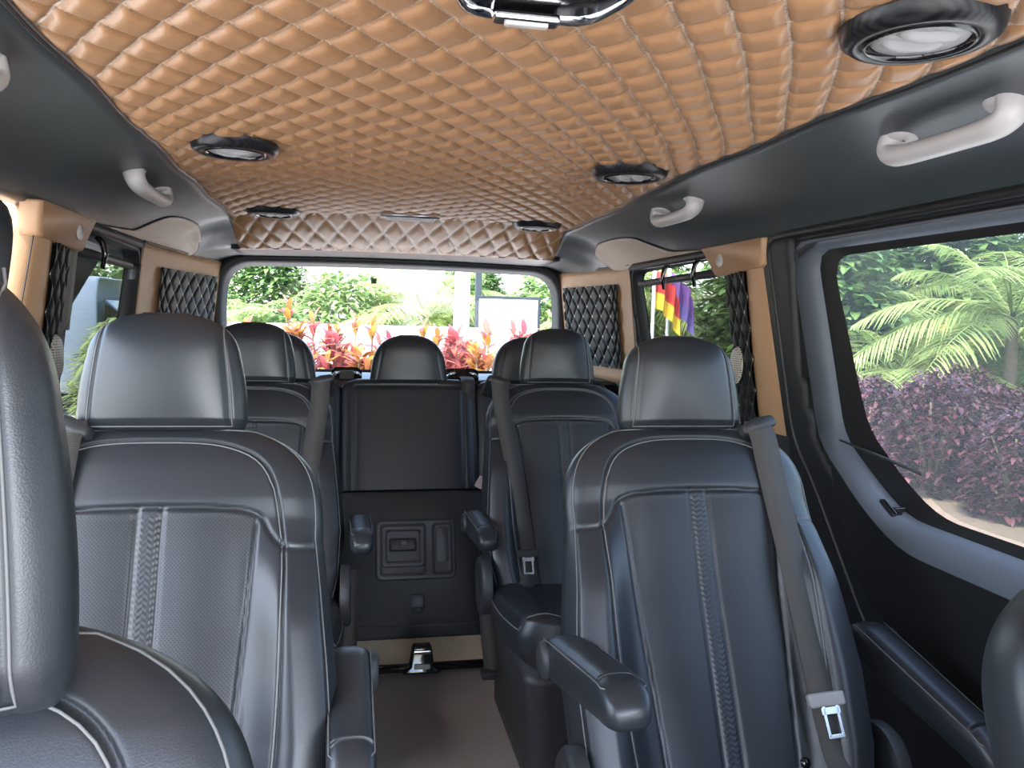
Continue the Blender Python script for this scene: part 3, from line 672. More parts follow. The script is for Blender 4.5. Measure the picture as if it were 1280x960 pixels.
def make_seat(name, tilt=TILT, head_w=1.0, head_h=.184, head_drop=0.0):
    r = empty(name)
    J = Vector((0, 0, .30)); Uv = Vector((0, math.sin(tilt), math.cos(tilt))); Nv = Vector((0, -math.cos(tilt), math.sin(tilt)))
    fr = (J, Uv, Nv)
    b = make_pillow('backrest', bw, bD, bT, HB, fr, [LEATHER, PERF, EMBOSS], r, relief, 240, 220, 4.0, -.10, bmid)
    # piping round the outline and beside the centre strip, thread lines along the arc seam
    pp = MB()
    edge = []
    sl = list(np.linspace(-.05, .50, 40)) + list(np.linspace(.51, HB - .018, 14))
    left = [surf(J, Uv, Nv, -bw(s) * .955, s, .001) for s in sl]; right = [surf(J, Uv, Nv, bw(s) * .955, s, .001) for s in sl]
    topl = [surf(J, Uv, Nv, x, HB - .018, .001) for x in np.linspace(-bw(HB - .018) * .955, bw(HB - .018) * .955, 12)[1:-1]]
    pp.tube(left + topl + right[::-1], .0012, 6)
    for sx in (-1, 1): MB().tube([surf(J, Uv, Nv, sx * .0175, s, -.001) for s in np.linspace(0, .545, 40)], .0011, 6).build('strip_piping', PIPING, b)
    pp.build('piping', PIPING, b)
    st = MB(); st.tube([surf(J, Uv, Nv, x * .985, s - .004 * (1 if abs(x) < .17 else 0), .0004) for x, s in resample(ARC, 110, False)], .0012, 5)
    st.build('stitching', STITCH, b)
    for x in (-.14, .13):
        c = surf(J, Uv, Nv, x, .075, -.001); R = Matrix((Vector((1, 0, 0)), Uv, Nv)).transposed()
        m = MB().lathe([(0, .006), (.006, .005), (.009, .002), (.010, 0)], 18); m.v = [tuple(R @ Vector(v) + c) for v in m.v]; m.build('stud', GLOSS, b)
    # headrest
    t2 = tilt - math.radians(17); U2 = Vector((0, math.sin(t2), math.cos(t2))); N2 = Vector((0, -math.cos(t2), math.sin(t2)))
    J2 = J + Uv * (HB - .010) + N2 * .010 + U2 * head_drop
    if head_drop: J2 = J2 + N2 * .055
    H2 = head_h
    def hw(s):
        q = s / H2; b_ = .124 + .004 * math.sin(PI * min(1, q * 1.6)) - .018 * q
        if q < .08: b_ *= .93 + .07 * math.sqrt(max(0, q / .08))
        if q > .55: b_ *= max(0, 1 - ((q - .55) / .45) ** 3.0) ** .42
        return max(b_, .035) * head_w
    def hD(s):
        q = s / H2; e = .042
        if q < .10: e *= .55 + .45 * math.sqrt(max(0, q / .10))
        if q > .6: e *= max(0, 1 - ((q - .6) / .4) ** 2.6) ** .5
        return max(e, .004)
    def hT(s):
        q = s / H2; e = .060
        if q < .10: e *= .55 + .45 * math.sqrt(max(0, q / .10))
        if q > .6: e *= max(0, 1 - ((q - .6) / .4) ** 2.6) ** .5
        return max(e, .004)
    def hx(s): q = s / H2; return (.101 - .021 * q ** 1.6) * head_w
    HL = [[(sg * hx(s), s) for s in np.linspace(0, H2 * .93, 14)] for sg in (-1, 1)]
    def hf(x, s, u):
        g = 0
        for L in HL: g = g + np.exp(-(seg_dist(x, s, L) / .004) ** 2) * .004
        return -g + .008 * np.cos(np.clip(x / .1, -1, 1) * PI / 2) * np.sin(PI * np.clip(s / H2, 0, 1))
    h = make_pillow('headrest', hw, hD, hT, H2, (J2, U2, N2), LEATHER, r, hf, 110, 120, 3.2)
    def hs(x, s, off):
        u = max(-1, min(1, x / hw(s))); f = max(0, 1 - abs(u) ** 3.2) ** (1 / 2.2)
        z = hD(s) * f + float(hf(np.array([x]), np.array([s]), np.array([u]))[0]) * min(1, max(0, (1 - abs(u)) / .06)); return J2 + U2 * s + Vector((x, 0, 0)) + N2 * (z + off)
    pq = MB()
    sd_ = lambda sg: [hs(sg * (hx(s) + .003), s, .0003) for s in np.linspace(.006, H2 * .93, 26)]
    pq.tube(sd_(-1)[::-1] + [hs(x, .006, .0008) for x in np.linspace(-.095 * head_w, .095 * head_w, 28)] + sd_(1), .0011, 6)
    pq.build('piping', PIPING, h)
    for sx in (-.055, .055):
        a = J2 + Vector((sx, 0, 0)) + N2 * -.01
        MB().tube([a - Uv * .05, a + U2 * .02], .0065, 12).build('post', CHROME, h)
        m = MB().lathe([(.007, .012), (.016, .010), (.018, 0)], 18); R = Matrix((Vector((1, 0, 0)), Uv, Nv)).transposed().to_3x3()
    # cushion
    Uc = Vector((0, -math.cos(.13), math.sin(.13))); Nc = Vector((0, math.sin(.13), math.cos(.13)))
    LC = .50
    def cw(s): return (.255 + .02 * math.sin(PI * min(1, s / LC))) * (1 if s < LC - .09 else max(.02, 1 - ((s - LC + .09) / .09) ** 3) ** .4)
    def cD(s): return max(.004, .050 * (1 if s < LC - .10 else max(0, 1 - ((s - LC + .10) / .10) ** 2.5) ** .5))
    def cT(s): return max(.006, .100 * (1 if s < LC - .10 else max(0, 1 - ((s - LC + .10) / .10) ** 2.5) ** .5))
    CL = [[(-.165, 0), (-.17, LC - .06)], [(.165, 0), (.17, LC - .06)]]
    def cf(x, s, u):
        q = np.clip((np.abs(u) - .5) / .3, 0, 1); e = .022 * q * q * (3 - 2 * q)
        for L in CL: e = e - np.exp(-(seg_dist(x, s, L) / .005) ** 2) * .006
        return e
    JC = Vector((0, .03, .300))
    c = make_pillow('seat_cushion', cw, cD, cT, LC, (JC, Uc, Nc), LEATHER, r, cf, 80, 90, 4.0, -.02)
    def cs(x, s, off):
        u = max(-1, min(1, x / cw(s))); f = max(0, 1 - abs(u) ** 4) ** (1 / 2.2)
        z = cD(s) * f + float(cf(np.array([x]), np.array([s]), np.array([u]))[0]) * min(1, max(0, (1 - abs(u)) / .06)); return JC + Uc * s + Vector((x, 0, 0)) + Nc * (z + off)
    cp = MB()
    sc_ = lambda sg: [cs(sg * cw(s) * .985, s, .001) for s in np.linspace(0, LC - .065, 30)]
    cp.tube(sc_(-1) + [cs(x, LC - .065 + .02 * (1 - (x / .26) ** 4), .001) for x in np.linspace(-cw(LC - .065) * .985, cw(LC - .065) * .985, 24)[1:-1]] + sc_(1)[::-1], .0020, 6)
    cp.build('piping', PIPING, c)
    # pedestal
    R0 = round_poly([(-.23, -.42), (.23, -.42), (.23, .06), (-.23, .06)], .05, 5)
    V, F = loft([[Vector((p[0] * k, p[1] * k2, z)) for p in R0] for z, k, k2 in ((0.001, 1.02, 1), (.05, 1.02, 1.0), (.10, .97, .98), (.25, 1.08, 1.05), (.27, 1.06, 1.04))], capend=True); add('pedestal', V, F, PLASTIC, r)
    for sg in (-1, 1):   # side recliner covers
        V, F = loft([[Vector((sg * (.262 + d), -.00 + math.cos(a) * .075 * k, .355 + math.sin(a) * .085 * k)) for a in np.linspace(0, 2 * PI, 40, endpoint=False)] for d, k in ((0, 1), (.022, 1), (.030, .92), (.030, .6), (.024, .55), (.024, .1))], capend=True)
        add('recliner_cover', V, F, PLASTIC, r)
    return r, fr

def armrest(r, fr, side, p0, p1, wd=.036, X=.325, label=None):
    """padded arm from pivot p0 to tip p1 (seat-local y,z at x = side*.318)"""
    X = side * X
    a = Vector((X, p0[0], p0[1])); b = Vector((X + side * .004, p1[0], p1[1])); ax = (b - a).normalized(); L = (b - a).length
    up_ = (Vector((0, 0, 1)) - ax * ax.z).normalized(); sd = Vector((1, 0, 0))
    n = 44; rings = []; ss = np.linspace(-.045, L + .03, 40)
    for s in ss:
        q = (s + .045) / (L + .075)
        topc = .032; bot = .052 - .018 * min(1, q * 1.2); w = wd * (1 - .10 * q)
        e0 = min(1, (s + .045) / .06); e1 = min(1, (L + .03 - s) / .055)
        k = (max(0.01, 1 - (1 - e0) ** 2) ** .5) * (max(.03, 1 - (1 - e1) ** 3) ** .5)
        ring = []
        for i in range(n):
            t = 2 * PI * i / n; cx, cz = math.cos(t), math.sin(t); pw = 2 / 2.9
            x = math.copysign(abs(cx) ** pw, cx) * w * (.55 + .45 * k); z = math.copysign(abs(cz) ** pw, cz); z = z * (topc if z > 0 else bot) * k
            # the tip is cut on a slant
            ring.append(a + ax * (s - (.012 * z / .03 if s > L - .02 else 0)) + sd * x + up_ * z)
        rings.append(ring)
    V, F = loft(rings, capend=True); F.append(tuple(range(n - 1, -1, -1)))
    o = add('armrest', V, F, LEATHER, r)
    if label: o['label'] = label
    st = MB()
    sa_ = lambda sg: [a + ax * s + sd * sg * wd * (.90 - .09 * (s / L)) + up_ * (.0235 - .004 * max(0, (s - L + .02) / .02)) for s in np.linspace(-.02, L - .004, 20)]
    st.tube(sa_(-1) + [a + ax * (L + .010) + sd * x + up_ * .019 for x in (-wd * .5, 0, wd * .5)] + sa_(1)[::-1], .0013, 5)
    st.build('piping', PIPING, o)
    m = MB().lathe([(0, .012), (.024, .011), (.030, .007), (.032, 0)], 28); Mx = Matrix.Rotation(-side * PI / 2 + (PI if True else 0), 3, 'Y')
    m.v = [tuple(Mx @ Vector(v) + a + Vector((side * (wd - .002), 0, -.008))) for v in m.v]; m.build('pivot_cap', PLASTIC, o)
    return o

def belt(r, fr, gx, path, latch=None, anchor=None, tongue=True):
    """shoulder belt on a seat: guide at gx on the shoulder, path of (x, s) down the back"""
    J, Uv, Nv = fr; xx = Vector((1, 0, 0)); sg = 1 if gx > 0 else -1
    B = None
    P = [(J + Uv * s + xx * x + Nv * o) if o is not None else surf(J, Uv, Nv, x, s, .010) for x, s, o in path]
    P = [Vector(q) for q in bez([tuple(p) for p in P], 8)]
    V = []
    for i, p in enumerate(P):
        t = (P[min(i + 1, len(P) - 1)] - P[max(i - 1, 0)]).normalized(); w = t.cross(Nv).normalized(); 
        V += [p - w * .027, p + w * .027]
    F = [(2 * i, 2 * i + 1, 2 * i + 3, 2 * i + 2) for i in range(len(P) - 1)]
    o = add('seat_belt', V, F, BELT, r); solid(o, .0016)
    # guide on the shoulder
    g = MB(); c = J + Uv * .672 + xx * gx + Nv * -.01; M = Matrix((xx, Nv, Uv)).transposed() @ Matrix.Rotation(-sg * .32, 3, 'Y')
    R = round_poly([(-.040, -.004), (-.036, .012), (.0, .018), (.036, .012), (.040, -.004), (.034, -.010), (-.034, -.010)], .006, 4)
    V, F = loft([[M @ Vector((p[0] * k, d, p[1] * k)) + c for p in R] for d, k in ((-.075, .9), (-.07, 1), (.058, 1), (.066, .85))], capend=True); gd = add('belt_guide', V, F, PLASTIC, r)
    if latch is not None:
        q = P[int(latch * (len(P) - 1))]; t = (P[int(latch * (len(P) - 1)) + 1] - q).normalized(); w = t.cross(Nv).normalized(); M = Matrix((w, t, Nv)).transposed()
        bx = MB().box((0, 0, 0), (.068, .024, .016)); bx.v = [tuple(M @ Vector(v) + q + Nv * .004) for v in bx.v]; la = bx.build('latch_plate', GREYPL if tongue == 2 else PLASTIC, o, False); bevel(la, .005, 3)
        tn = MB()
        for (cx, cy, dx, dy) in ((-.0125, .035, .006, .05), (.0125, .035, .006, .05), (0, .058, .030, .007), (0, .018, .036, .012)): tn.box((cx, cy, 0), (dx, dy, .003))
        tn.v = [tuple(M @ Vector(v) + q + Nv * .012) for v in tn.v]; tg_ = tn.build('tongue', STEEL, la, False); bevel(tg_, .001)
    return o

def LONGBELT(g): return [(g * .97, .682, .050), (g * .99, .645, .058), (g * 1.0, .60, None), (g * 1.04, .52, None), (g * 1.07, .40, None), (g * 1.11, .28, None), (g * 1.14, .16, None), (g * 1.18, .08, None), (g * 1.28, .02, None), (g * 1.45, -.04, .05)]
def INBELT(g): return [(g, .682, .050), (g * .99, .645, .058), (g * .98, .60, None), (g * .92, .50, None), (g * .86, .38, None), (g * .79, .25, None), (g * .74, .13, None), (g * .78, .06, None), (g * .90, .0, None), (g * 1.0, -.05, .04)]
seats = {}
def place(key, loc, label, arms, bspec=None, tilt=TILT, **kw):
    """one captain chair; the meshes of the first are shared by the copies where the shape is the same"""
    k = (tilt, tuple(sorted(kw.items())))
    if k in seats:
        pr, fr = seats[k]; r = pr.copy(); COL.objects.link(r)
        for ch in pr.children:
            if ch.name.split('.')[0] in ('backrest', 'headrest', 'seat_cushion', 'pedestal', 'recliner_cover'): copy_tree(ch, r)
    else:
        r, fr = make_seat('captain_chair', tilt, **kw); seats[k] = (r, fr)
    r.location = loc; tag(r, label, 'seat', 'captain chairs')
    for a in arms: armrest(r, fr, *a)
    if bspec: belt(r, fr, *bspec)
    return r
place('r2', (.434, 1.179, 0), 'black leather captain chair beside the big sliding door window', [(-1, (.09, .560), (-.21, .620), .039, .270), (1, (.16, .52), (-.14, .455), .036, .365)],
      (.150, LONGBELT(.150), .66, None, 2))
place('l2', (-.482, 1.030, .022), 'light reflecting perforated leather chair beside the left hand tan pillar', [(1, (.22, .545), (-.03, .520), .036, .285), (-1, (.12, .57), (-.28, .62))], (-.130, LONGBELT(-.130), None))
place('r3', (.460, 2.235, 0), 'black third row chair behind the chair by the sliding door', [(-1, (.12, .515), (-.12, .525), .034, .285)], (-.200, INBELT(-.200), .68, None, True))
place('l3', (-.485, 2.200, 0), 'black third row chair half hidden behind the left side chair', [(1, (.14, .515), (-.06, .520), .034, .315)], (.200, INBELT(.200), None))
place('l1', (-.494, .262, .002), 'black front seat cropped at the picture corner, headrest very close', [], None, head_w=1.13, head_h=.272, head_drop=-.032)
place('r1', (.572, .290, .012), 'front seat shoulder just showing at the picture edge below the window', [], None, head_w=1.13, head_h=.272, head_drop=-.032)

# ---- rear bench
rb = empty('rear_bench', (0, 2.95, 0)); tag(rb, 'black leather rear bench with three headrests under the rear window', 'seat')
bt = math.radians(20); JB = Vector((0, 0, .482)); UB = Vector((0, math.sin(bt), math.cos(bt))); NB = Vector((0, -math.cos(bt), math.sin(bt))); HBN = .43
def bench_pad(cx, hw_, name):
    def w(s): return hw_ * (1 if s < HBN - .05 else max(.3, 1 - ((s - HBN + .05) / .05) ** 3 * .25))
    def d(s): return max(.005, .035 * (1 if s < HBN - .06 else max(0, 1 - ((s - HBN + .06) / .06) ** 2.5) ** .5))
    def f(x, s, u):
        e = 0
        for L in ([(-hw_ * .80, 0), (-hw_ * .80, HBN - .035), (hw_ * .80, HBN - .035), (hw_ * .80, 0)],): e = e - np.exp(-(seg_dist(x, s, L) / .005) ** 2) * .006
        return e
    return make_pillow(name, w, d, lambda s: max(.006, .07 * (1 if s < HBN - .06 else .8)), HBN, (JB + Vector((cx, 0, 0)), UB, NB), LEATHER, rb, f, 60, 90, 6.0)
def bench_head(cx, par):
    H = .195
    def w(s):
        q = s / H; b_ = .150 - .020 * q
        if q > .35: b_ *= max(0, 1 - ((q - .35) / .65) ** 2.6) ** .42
        return max(b_, .04)
    def d(s):
        q = s / H; e = .045
        if q < .1: e *= .6 + .4 * q / .1
        if q > .6: e *= max(0, 1 - ((q - .6) / .4) ** 2.5) ** .5
        return max(e, .004)
    L = [[(sg * (.125 - .035 * q), q * H) for q in np.linspace(0, .9, 8)] for sg in (-1, 1)]
    def f(x, s, u):
        e = 0
        for l in L: e = e - np.exp(-(seg_dist(x, s, l) / .004) ** 2) * .004
        return e
    U = Vector((0, .12, .99)).normalized(); N = Vector((0, -.99, .12)).normalized()
    h = make_pillow('headrest', w, d, lambda s: d(s) * 1.1, H, (JB + UB * (HBN - .025) + Vector((cx, .0, 0)), U, N), LEATHER, par, f, 60, 80, 3.2)
    MB().tube([JB + UB * (HBN - .02) + Vector((cx + x, 0, 0)) + N * (.040 * (1 - (x / .15) ** 4)) for x in np.linspace(-.13, .13, 20)], .0016, 5).build('piping', STITCH, h)
    return h
for cx, hwid in ((-.52, .285), (.02, .255), (.545, .27)):
    pad = bench_pad(cx, hwid, 'backrest'); bench_head(cx if abs(cx) < .1 else (-.475 if cx < 0 else .49), pad)
for cx in (-.53, .57):   # side seat cushions
    make_pillow('seat_cushion', lambda s: .25, lambda s: max(.004, .05 * (1 - (s / .42) ** 6)), lambda s: max(.005, .07 * (1 - (s / .42) ** 8)), .42, (Vector((cx, -.01, .40)), Vector((0, -1, .08)), Vector((0, .08, 1))), LEATHER, rb, None, 40, 50, 6.0)
    bevel(MB().box((cx, -.17, .17), (.44, .30, .34)).build('pedestal', PLASTIC, rb, False), .02)
# folded-up centre cushion: dark back board with tray and slot
PT, PB = Vector((0, -.045, .490)), Vector((0, -.225, .005)); Up_ = (PT - PB).normalized(); Np_ = Vector((0, -Up_.z, Up_.y)); LP = (PT - PB).length
def pan(x, v, o=0): return PB + Up_ * v + Vector((x, 0, 0)) + Np_ * o
def pan_ring(x0, x1, v0, v1, rad, rings, name, m, par, cap=True):
    R = round_poly([(x0, v0), (x1, v0), (x1, v1), (x0, v1)], rad, 5); c = R.mean(0)
    V, F = loft([[pan(*(c + (p - c) * np.array([1 - g / (x1 - x0) * 2, 1 - g / (v1 - v0) * 2])), o) for p in R] for g, o in rings], capend=cap); return add(name, V, F, m, par)
bp_ = pan_ring(-.245, .295, 0, LP, .03, ((0, -.06), (0, -.004), (.008, .004)), 'folded_cushion', PLASTIC, rb)
tr = pan_ring(-.108, .178, .200, .412, .025, ((0, .002), (0, .012), (.006, .016), (.014, .014)), 'storage_tray', GREYDK := mat('dark_grey_plastic', (.060, .064, .070), .45), rb)
pan_ring(-.092, .078, .170, .355, .015, ((0, .018), (0, -.03)), 'tray_well', PLASTIC, tr) if False else None
pan_ring(-.094, .072, .215, .398, .016, ((0, .0145), (.003, .017), (.008, .0165), (.012, .004)), 'handle_bezel', PLASTIC, tr)
pan_ring(-.088, .066, .245, .391, .016, ((0, .014), (0, .024), (.004, .027), (.018, .027), (.022, .010)), 'pull_frame', GREYDK, tr)
pan_ring(-.060, .036, .300, .345, .008, ((0, .016), (0, .026), (.006, .030)), 'pull_handle', PLASTIC, tr)
pan_ring(-.022, .004, .320, .338, .004, ((0, .028), (0, .034), (.002, .035)), 'release_latch', GREYDK, tr)
pan_ring(.092, .166, .215, .398, .016, ((0, .0145), (.003, .018), (.008, .018), (.012, .006)), 'slot_bezel', PLASTIC, tr)
pan_ring(.104, .154, .255, .385, .012, ((0, .006), (0, .013), (.006, .016)), 'slot_cover', GREYDK, tr)
pan_ring(.012, .062, .100, .150, .008, ((0, .003), (0, .010), (.004, .013)), 'strap_slot', GREYDK, rb)
pan_ring(.020, .054, .085, .105, .004, ((0, .008), (0, .016), (.002, .018)), 'strap_loop', PLASTIC, rb)
pan_ring(-.24, .29, .04, .048, .003, ((0, .003), (0, .008)), 'lower_rib', GREYDK, rb)
# centre belt over the bench, belt guides on top of the backrest
bpts = bez([(.245, .235, .895), (.245, .115, .885), (.247, .095, .80), (.249, .045, .66), (.250, .000, .50)], 8)
V = []
for p in bpts: V += [Vector((p[0] - .026, p[1], p[2])), Vector((p[0] + .026, p[1], p[2]))]
o = add('seat_belt', V, [(2 * i, 2 * i + 1, 2 * i + 3, 2 * i + 2) for i in range(len(bpts) - 1)], BELT, rb); solid(o, .0016)
o = MB(); o.box((.285, -.055, .515), (.05, .01, .045), Matrix.Rotation(.5, 3, 'Y')); bevel(o.build('belt_tag', mat('pink_label', (.62, .45, .42), .6), rb, False), .002)
for x, gw in ((.235, .068), (-.215, .058)):
    q = Vector((x, .215, .893)); R = round_poly([(-gw, -.022), (gw, -.022), (gw, .022), (-gw, .022)], .02, 5)
    V, F = loft([[q + Vector((p[0] * k, p[1] * .5 * k + d * .2, p[1] * k + d)) for p in R] for d, k in ((-.02, 1), (.008, 1), (.012, .92), (.010, .72))], capend=True); g = add('belt_guide', V, F, GLOSS, rb)
    for sg in (-1, 1): MB().tube([q + Vector((sg * gw * .9, -.022, .0)), q + Vector((sg * gw * .7, -.026, .012)), q + Vector((sg * gw * .42, -.024, .013))], .006, 8).build('chrome_end', CHROME, g)
    if x < 0: bevel(MB().box(q + Vector((0, -.016, .004)), (.055, .02, .034)).build('webbing', BELT, g, False), .004)
# parcel shelf behind the bench
V, F = grid(40, 8, lambda i, j: (-.90 + 1.8 * i / 39, 3.17 + .50 * j / 7, .872 + .010 * math.sin(PI * j / 7))); ps = add('trim_13', V, F, PLASTIC); solid(ps, .01, -1); struct(ps, 'dark shelf between rear bench and rear window', 'trim')

# ---- floor bar with striker latch and slide rails
fb = empty('floor_bar', (.022, 2.455, 0)); tag(fb, 'black steel cross bar on floor in front of cream carpet', 'bar')
MB().tube([(-.24, 0, .022), (.24, 0, .022)], .014, 12).build('bar', GLOSS, fb)
V, F = loft([[Vector((p[0] * k + .005, p[1] * k2 - .002, z)) for p in round_poly([(-.07, -.025), (.07, -.025), (.07, .03), (-.07, .03)], .015, 4)] for z, k, k2 in ((.012, .85, 1), (.022, .8, 1), (.030, .55, .8), (.085, .45, .7), (.095, .38, .6))], capend=True)
st_ = add('striker', V, F, GLOSS, fb)
bevel(MB().box((.005, -.024, .080), (.055, .010, .012)).build('striker_lip', CHROME, st_, False), .003); bevel(MB().box((.005, -.030, .036), (.05, .008, .016)).build('striker_plate', GREYPL, st_, False), .003)
for s, x, lb in ((1, .24, 'black belt stalk beside the third row chair behind sliding door chair'), (-1, -.20, 'black belt stalk beside the half hidden third row chair')):
    sk = empty('belt_stalk', (x, 2.42, 0)); tag(sk, lb, 'belt stalk', 'belt stalks at the floor bar')
    P = [Vector(q) for q in bez([(.005 * s, -.02, .01), (-.004 * s, .02, .12), (-.01 * s, .06, .24), (-.008 * s, .09, .33)], 6)]
    V = []
    for p in P: V += [p + Vector((-.022, .01 * s, 0)), p + Vector((.022, -.01 * s, 0))]
    o = add('strap', V, [(2 * i, 2 * i + 1, 2 * i + 3, 2 * i + 2) for i in range(len(P) - 1)], BELT, sk); solid(o, .004)
    bevel(MB().box((0, -.02, .012), (.06, .05, .022)).build('anchor', PLASTIC, sk, False), .005)

# ================================================================== OUTSIDE
GZ = -.50
g = MB().quads([(-40, -25, GZ), (40, -25, GZ), (40, 60, GZ), (-40, 60, GZ)], [(0, 1, 2, 3)]).build('ground', mat('pale_paving', (.55, .53, .50), .85, bump=('noise', 12, .2), noise=(1.2, .12)), smooth=False); struct(g, 'pale sunlit paving around the van', 'ground')
bed = MB().box((7.6, 8, GZ + .03), (6.6, 22, .08)).build('planting_bed', mat('soil', (.10, .075, .05), .95, noise=(14, .4)), smooth=False); struct(bed, 'soil bed under the purple shrubs', 'ground')
bed2 = MB().box((-1.0, 9.0, GZ + .03), (4.6, 3.0, .08)).build('planting_bed', mat('soil_two', (.12, .09, .06), .95, noise=(14, .4)), smooth=False); struct(bed2, 'soil bed under the red leaved plants', 'ground')

def leaf(mb, base, d, L, w, droop=.5, n=5, fold=.25):
    d = Vector(d).normalized(); side = d.cross(Vector((0, 0, 1)));
    side = side.normalized() if side.length > 1e-3 else Vector((1, 0, 0)); upv = side.cross(d)
    P = []; 
    for i in range(n):
        t = i / (n - 1); c = base + d * L * t - Vector((0, 0, 1)) * droop * L * t * t; ww = w * math.sin(PI * min(.97, .12 + .86 * t)) ** .8
        P += [c - side * ww + upv * ww * fold, c, c + side * ww + upv * ww * fold]
    mb.quads(P, [(3 * i + k, 3 * i + k + 1, 3 * i + 4 + k, 3 * i + 3 + k) for i in range(n - 1) for k in (0, 1)])

G1 = leaf_mat('palm_leaf', (.22, .34, .11), (.40, .46, .18), .45); G2 = leaf_mat('yellow_palm_leaf', (.48, .46, .08), (.30, .38, .10), .45); G3 = leaf_mat('broad_leaf', (.15, .27, .09), (.32, .42, .17), .45)
G4 = leaf_mat('dark_broad_leaf', (.05, .13, .035), (.15, .25, .07), .35)
RED = leaf_mat('red_leaf', (.48, .10, .13), (.46, .22, .16), .4); PUR = leaf_mat('purple_leaf', (.045, .014, .024), (.10, .035, .045), .2, .35); ORG = leaf_mat('orange_leaf', (.45, .28, .05), (.30, .10, .06), .4)
BARK = mat('bark', (.13, .10, .07), .9, bump=('noise', 30, .8), noise=(10, .3))

def palm(name, h, nf, L, m):
    r = empty(name)
    P = [(0.04 * math.sin(t * 3), .03 * t, h * t) for t in np.linspace(0, 1, 8)]
    MB().tube(P, [.11 - .03 * t for t in np.linspace(0, 1, 8)], 10).build('trunk', BARK, r)
    fr = MB(); top = Vector(P[-1])
    for k in range(nf):
        a = 2 * PI * k / nf + random.uniform(-.2, .2); el = random.uniform(.05, 1.15); d = Vector((math.cos(a) * math.cos(el), math.sin(a) * math.cos(el), math.sin(el)))
        rach = [top + d * L * t - Vector((0, 0, 1)) * L * .55 * t * t * math.cos(el * .6) for t in np.linspace(0, 1, 12)]
        fr.tube(rach, [.018 * (1 - .8 * t) for t in np.linspace(0, 1, 12)], 5)
        for i in range(2, 42):
            t = i / 42; q = t * 11; j = int(q); p = rach[j].lerp(rach[min(11, j + 1)], q - j); tg = (rach[min(11, j + 1)] - rach[j]).normalized(); sd = tg.cross(Vector((0, 0, 1))).normalized()
            ll = L * .30 * math.sin(PI * (.15 + .8 * t))
            for sg in (-1, 1): leaf(fr, p, sd * sg + tg * .75 + Vector((0, 0, random.uniform(-.15, .2))), ll, .017, .35, 4)
    fr.build('crown', m, r); return r
def tuft(name, h, stems, m, m2, ll=.34, w=.036, nl=30):
    r = empty(name); st = MB(); lf = MB(); l2 = MB()
    for k in range(stems):
        a = 2 * PI * k / stems; R = random.uniform(.02, .16); b = Vector((R * math.cos(a), R * math.sin(a), 0)); hh = h * random.uniform(.62, 1.0); tp = b + Vector((random.uniform(-.1, .1), random.uniform(-.1, .1), hh - ll * .7))
        st.tube([b, (b + tp) / 2 + Vector((.01, 0, 0)), tp], .012, 6)
        for i in range(nl):
            t = 1 - (i / nl) ** 1.3 * .55; p = b.lerp(tp, t); an = i * 2.4 + k; el = random.uniform(.2, 1.35) * (.45 + .55 * t)
            leaf(lf if random.random() < .75 else l2, p, (math.cos(an) * math.cos(el), math.sin(an) * math.cos(el), math.sin(el)), ll * random.uniform(.7, 1.1), w, .35)
    st.build('stem', BARK, r); lf.build('foliage', m, r); l2.build('lower_foliage', m2, r); return r
def shrub(name, R, H, n, m, ll, w):
    r = empty(name); lf = MB()
    br = MB()
    for k in range(9):
        a = 2 * PI * k / 9; br.tube([(0, 0, 0), (R * .3 * math.cos(a), R * .3 * math.sin(a), H * .45), (R * .7 * math.cos(a), R * .7 * math.sin(a), H * .8)], [.03, .02, .008], 5)
    br.build('stem', BARK, r)
    for i in range(n):
        a = random.uniform(0, 2 * PI); z = random.uniform(.06, 1); rr = R * math.sqrt(max(.05, 1 - (z * 1.0 - .35) ** 2 / .48)) * random.uniform(.55, 1.05); p = Vector((rr * math.cos(a), rr * math.sin(a), H * z * random.uniform(.9, 1.05)))
        el = random.uniform(-.3, 1.0); an = a + random.uniform(-1, 1); leaf(lf, p, (math.cos(an) * math.cos(el), math.sin(an) * math.cos(el), math.sin(el)), ll * random.uniform(.6, 1.2), w, .4, 4)
    lf.build('foliage', m, r); return r
def scatter(protos, spots, labels, cat, group, zs=GZ + .02):
    used = set()
    for i, (x, y, sc) in enumerate(spots):
        pr = protos[i % len(protos)]; k = i % len(protos)
        o = pr if k not in used else copy_tree(pr); used.add(k)
        o.location = (x, y, zs); o.rotation_euler = (0, 0, random.uniform(0, 6.28)); o.scale = (sc, sc, sc * random.uniform(.92, 1.08)); tag(o, labels[i] if isinstance(labels, list) else labels, cat, group)
# red-leaved plants behind the van
cord = [tuft('cordyline', 2.15, 5, RED, ORG), tuft('cordyline', 2.0, 6, RED, RED), tuft('cordyline', 1.9, 5, ORG, RED)]
sp = [(-1.75 + .20 * i + random.uniform(-.05, .05), 7.9 + random.uniform(-.45, .4), random.uniform(.80, .88)) for i in range(17)] + [(-1.8 + .24 * i, 8.9 + random.uniform(-.3, .3), random.uniform(.80, .88)) for i in range(14)]
scatter(cord, sp, 'red and orange spiky leaved plant in the row behind the rear window', 'plant', 'red leaved plants')
# purple shrubs beyond the sliding door
pur = [shrub('purple_shrub', .46, 1.08, 2400, PUR, .080, .021), shrub('purple_shrub', .44, 1.0, 2300, PUR, .080, .021)]
sp = [(5.3 + random.uniform(-.04, .04) + 1.02 * j, 2.6 + 1.02 * i + .5 * (j % 2), random.uniform(.92, 1.04)) for j in range(3) for i in range(8)]
scatter(pur, sp, 'dark purple leafy shrub in the bed outside the sliding door', 'shrub', 'purple shrubs')
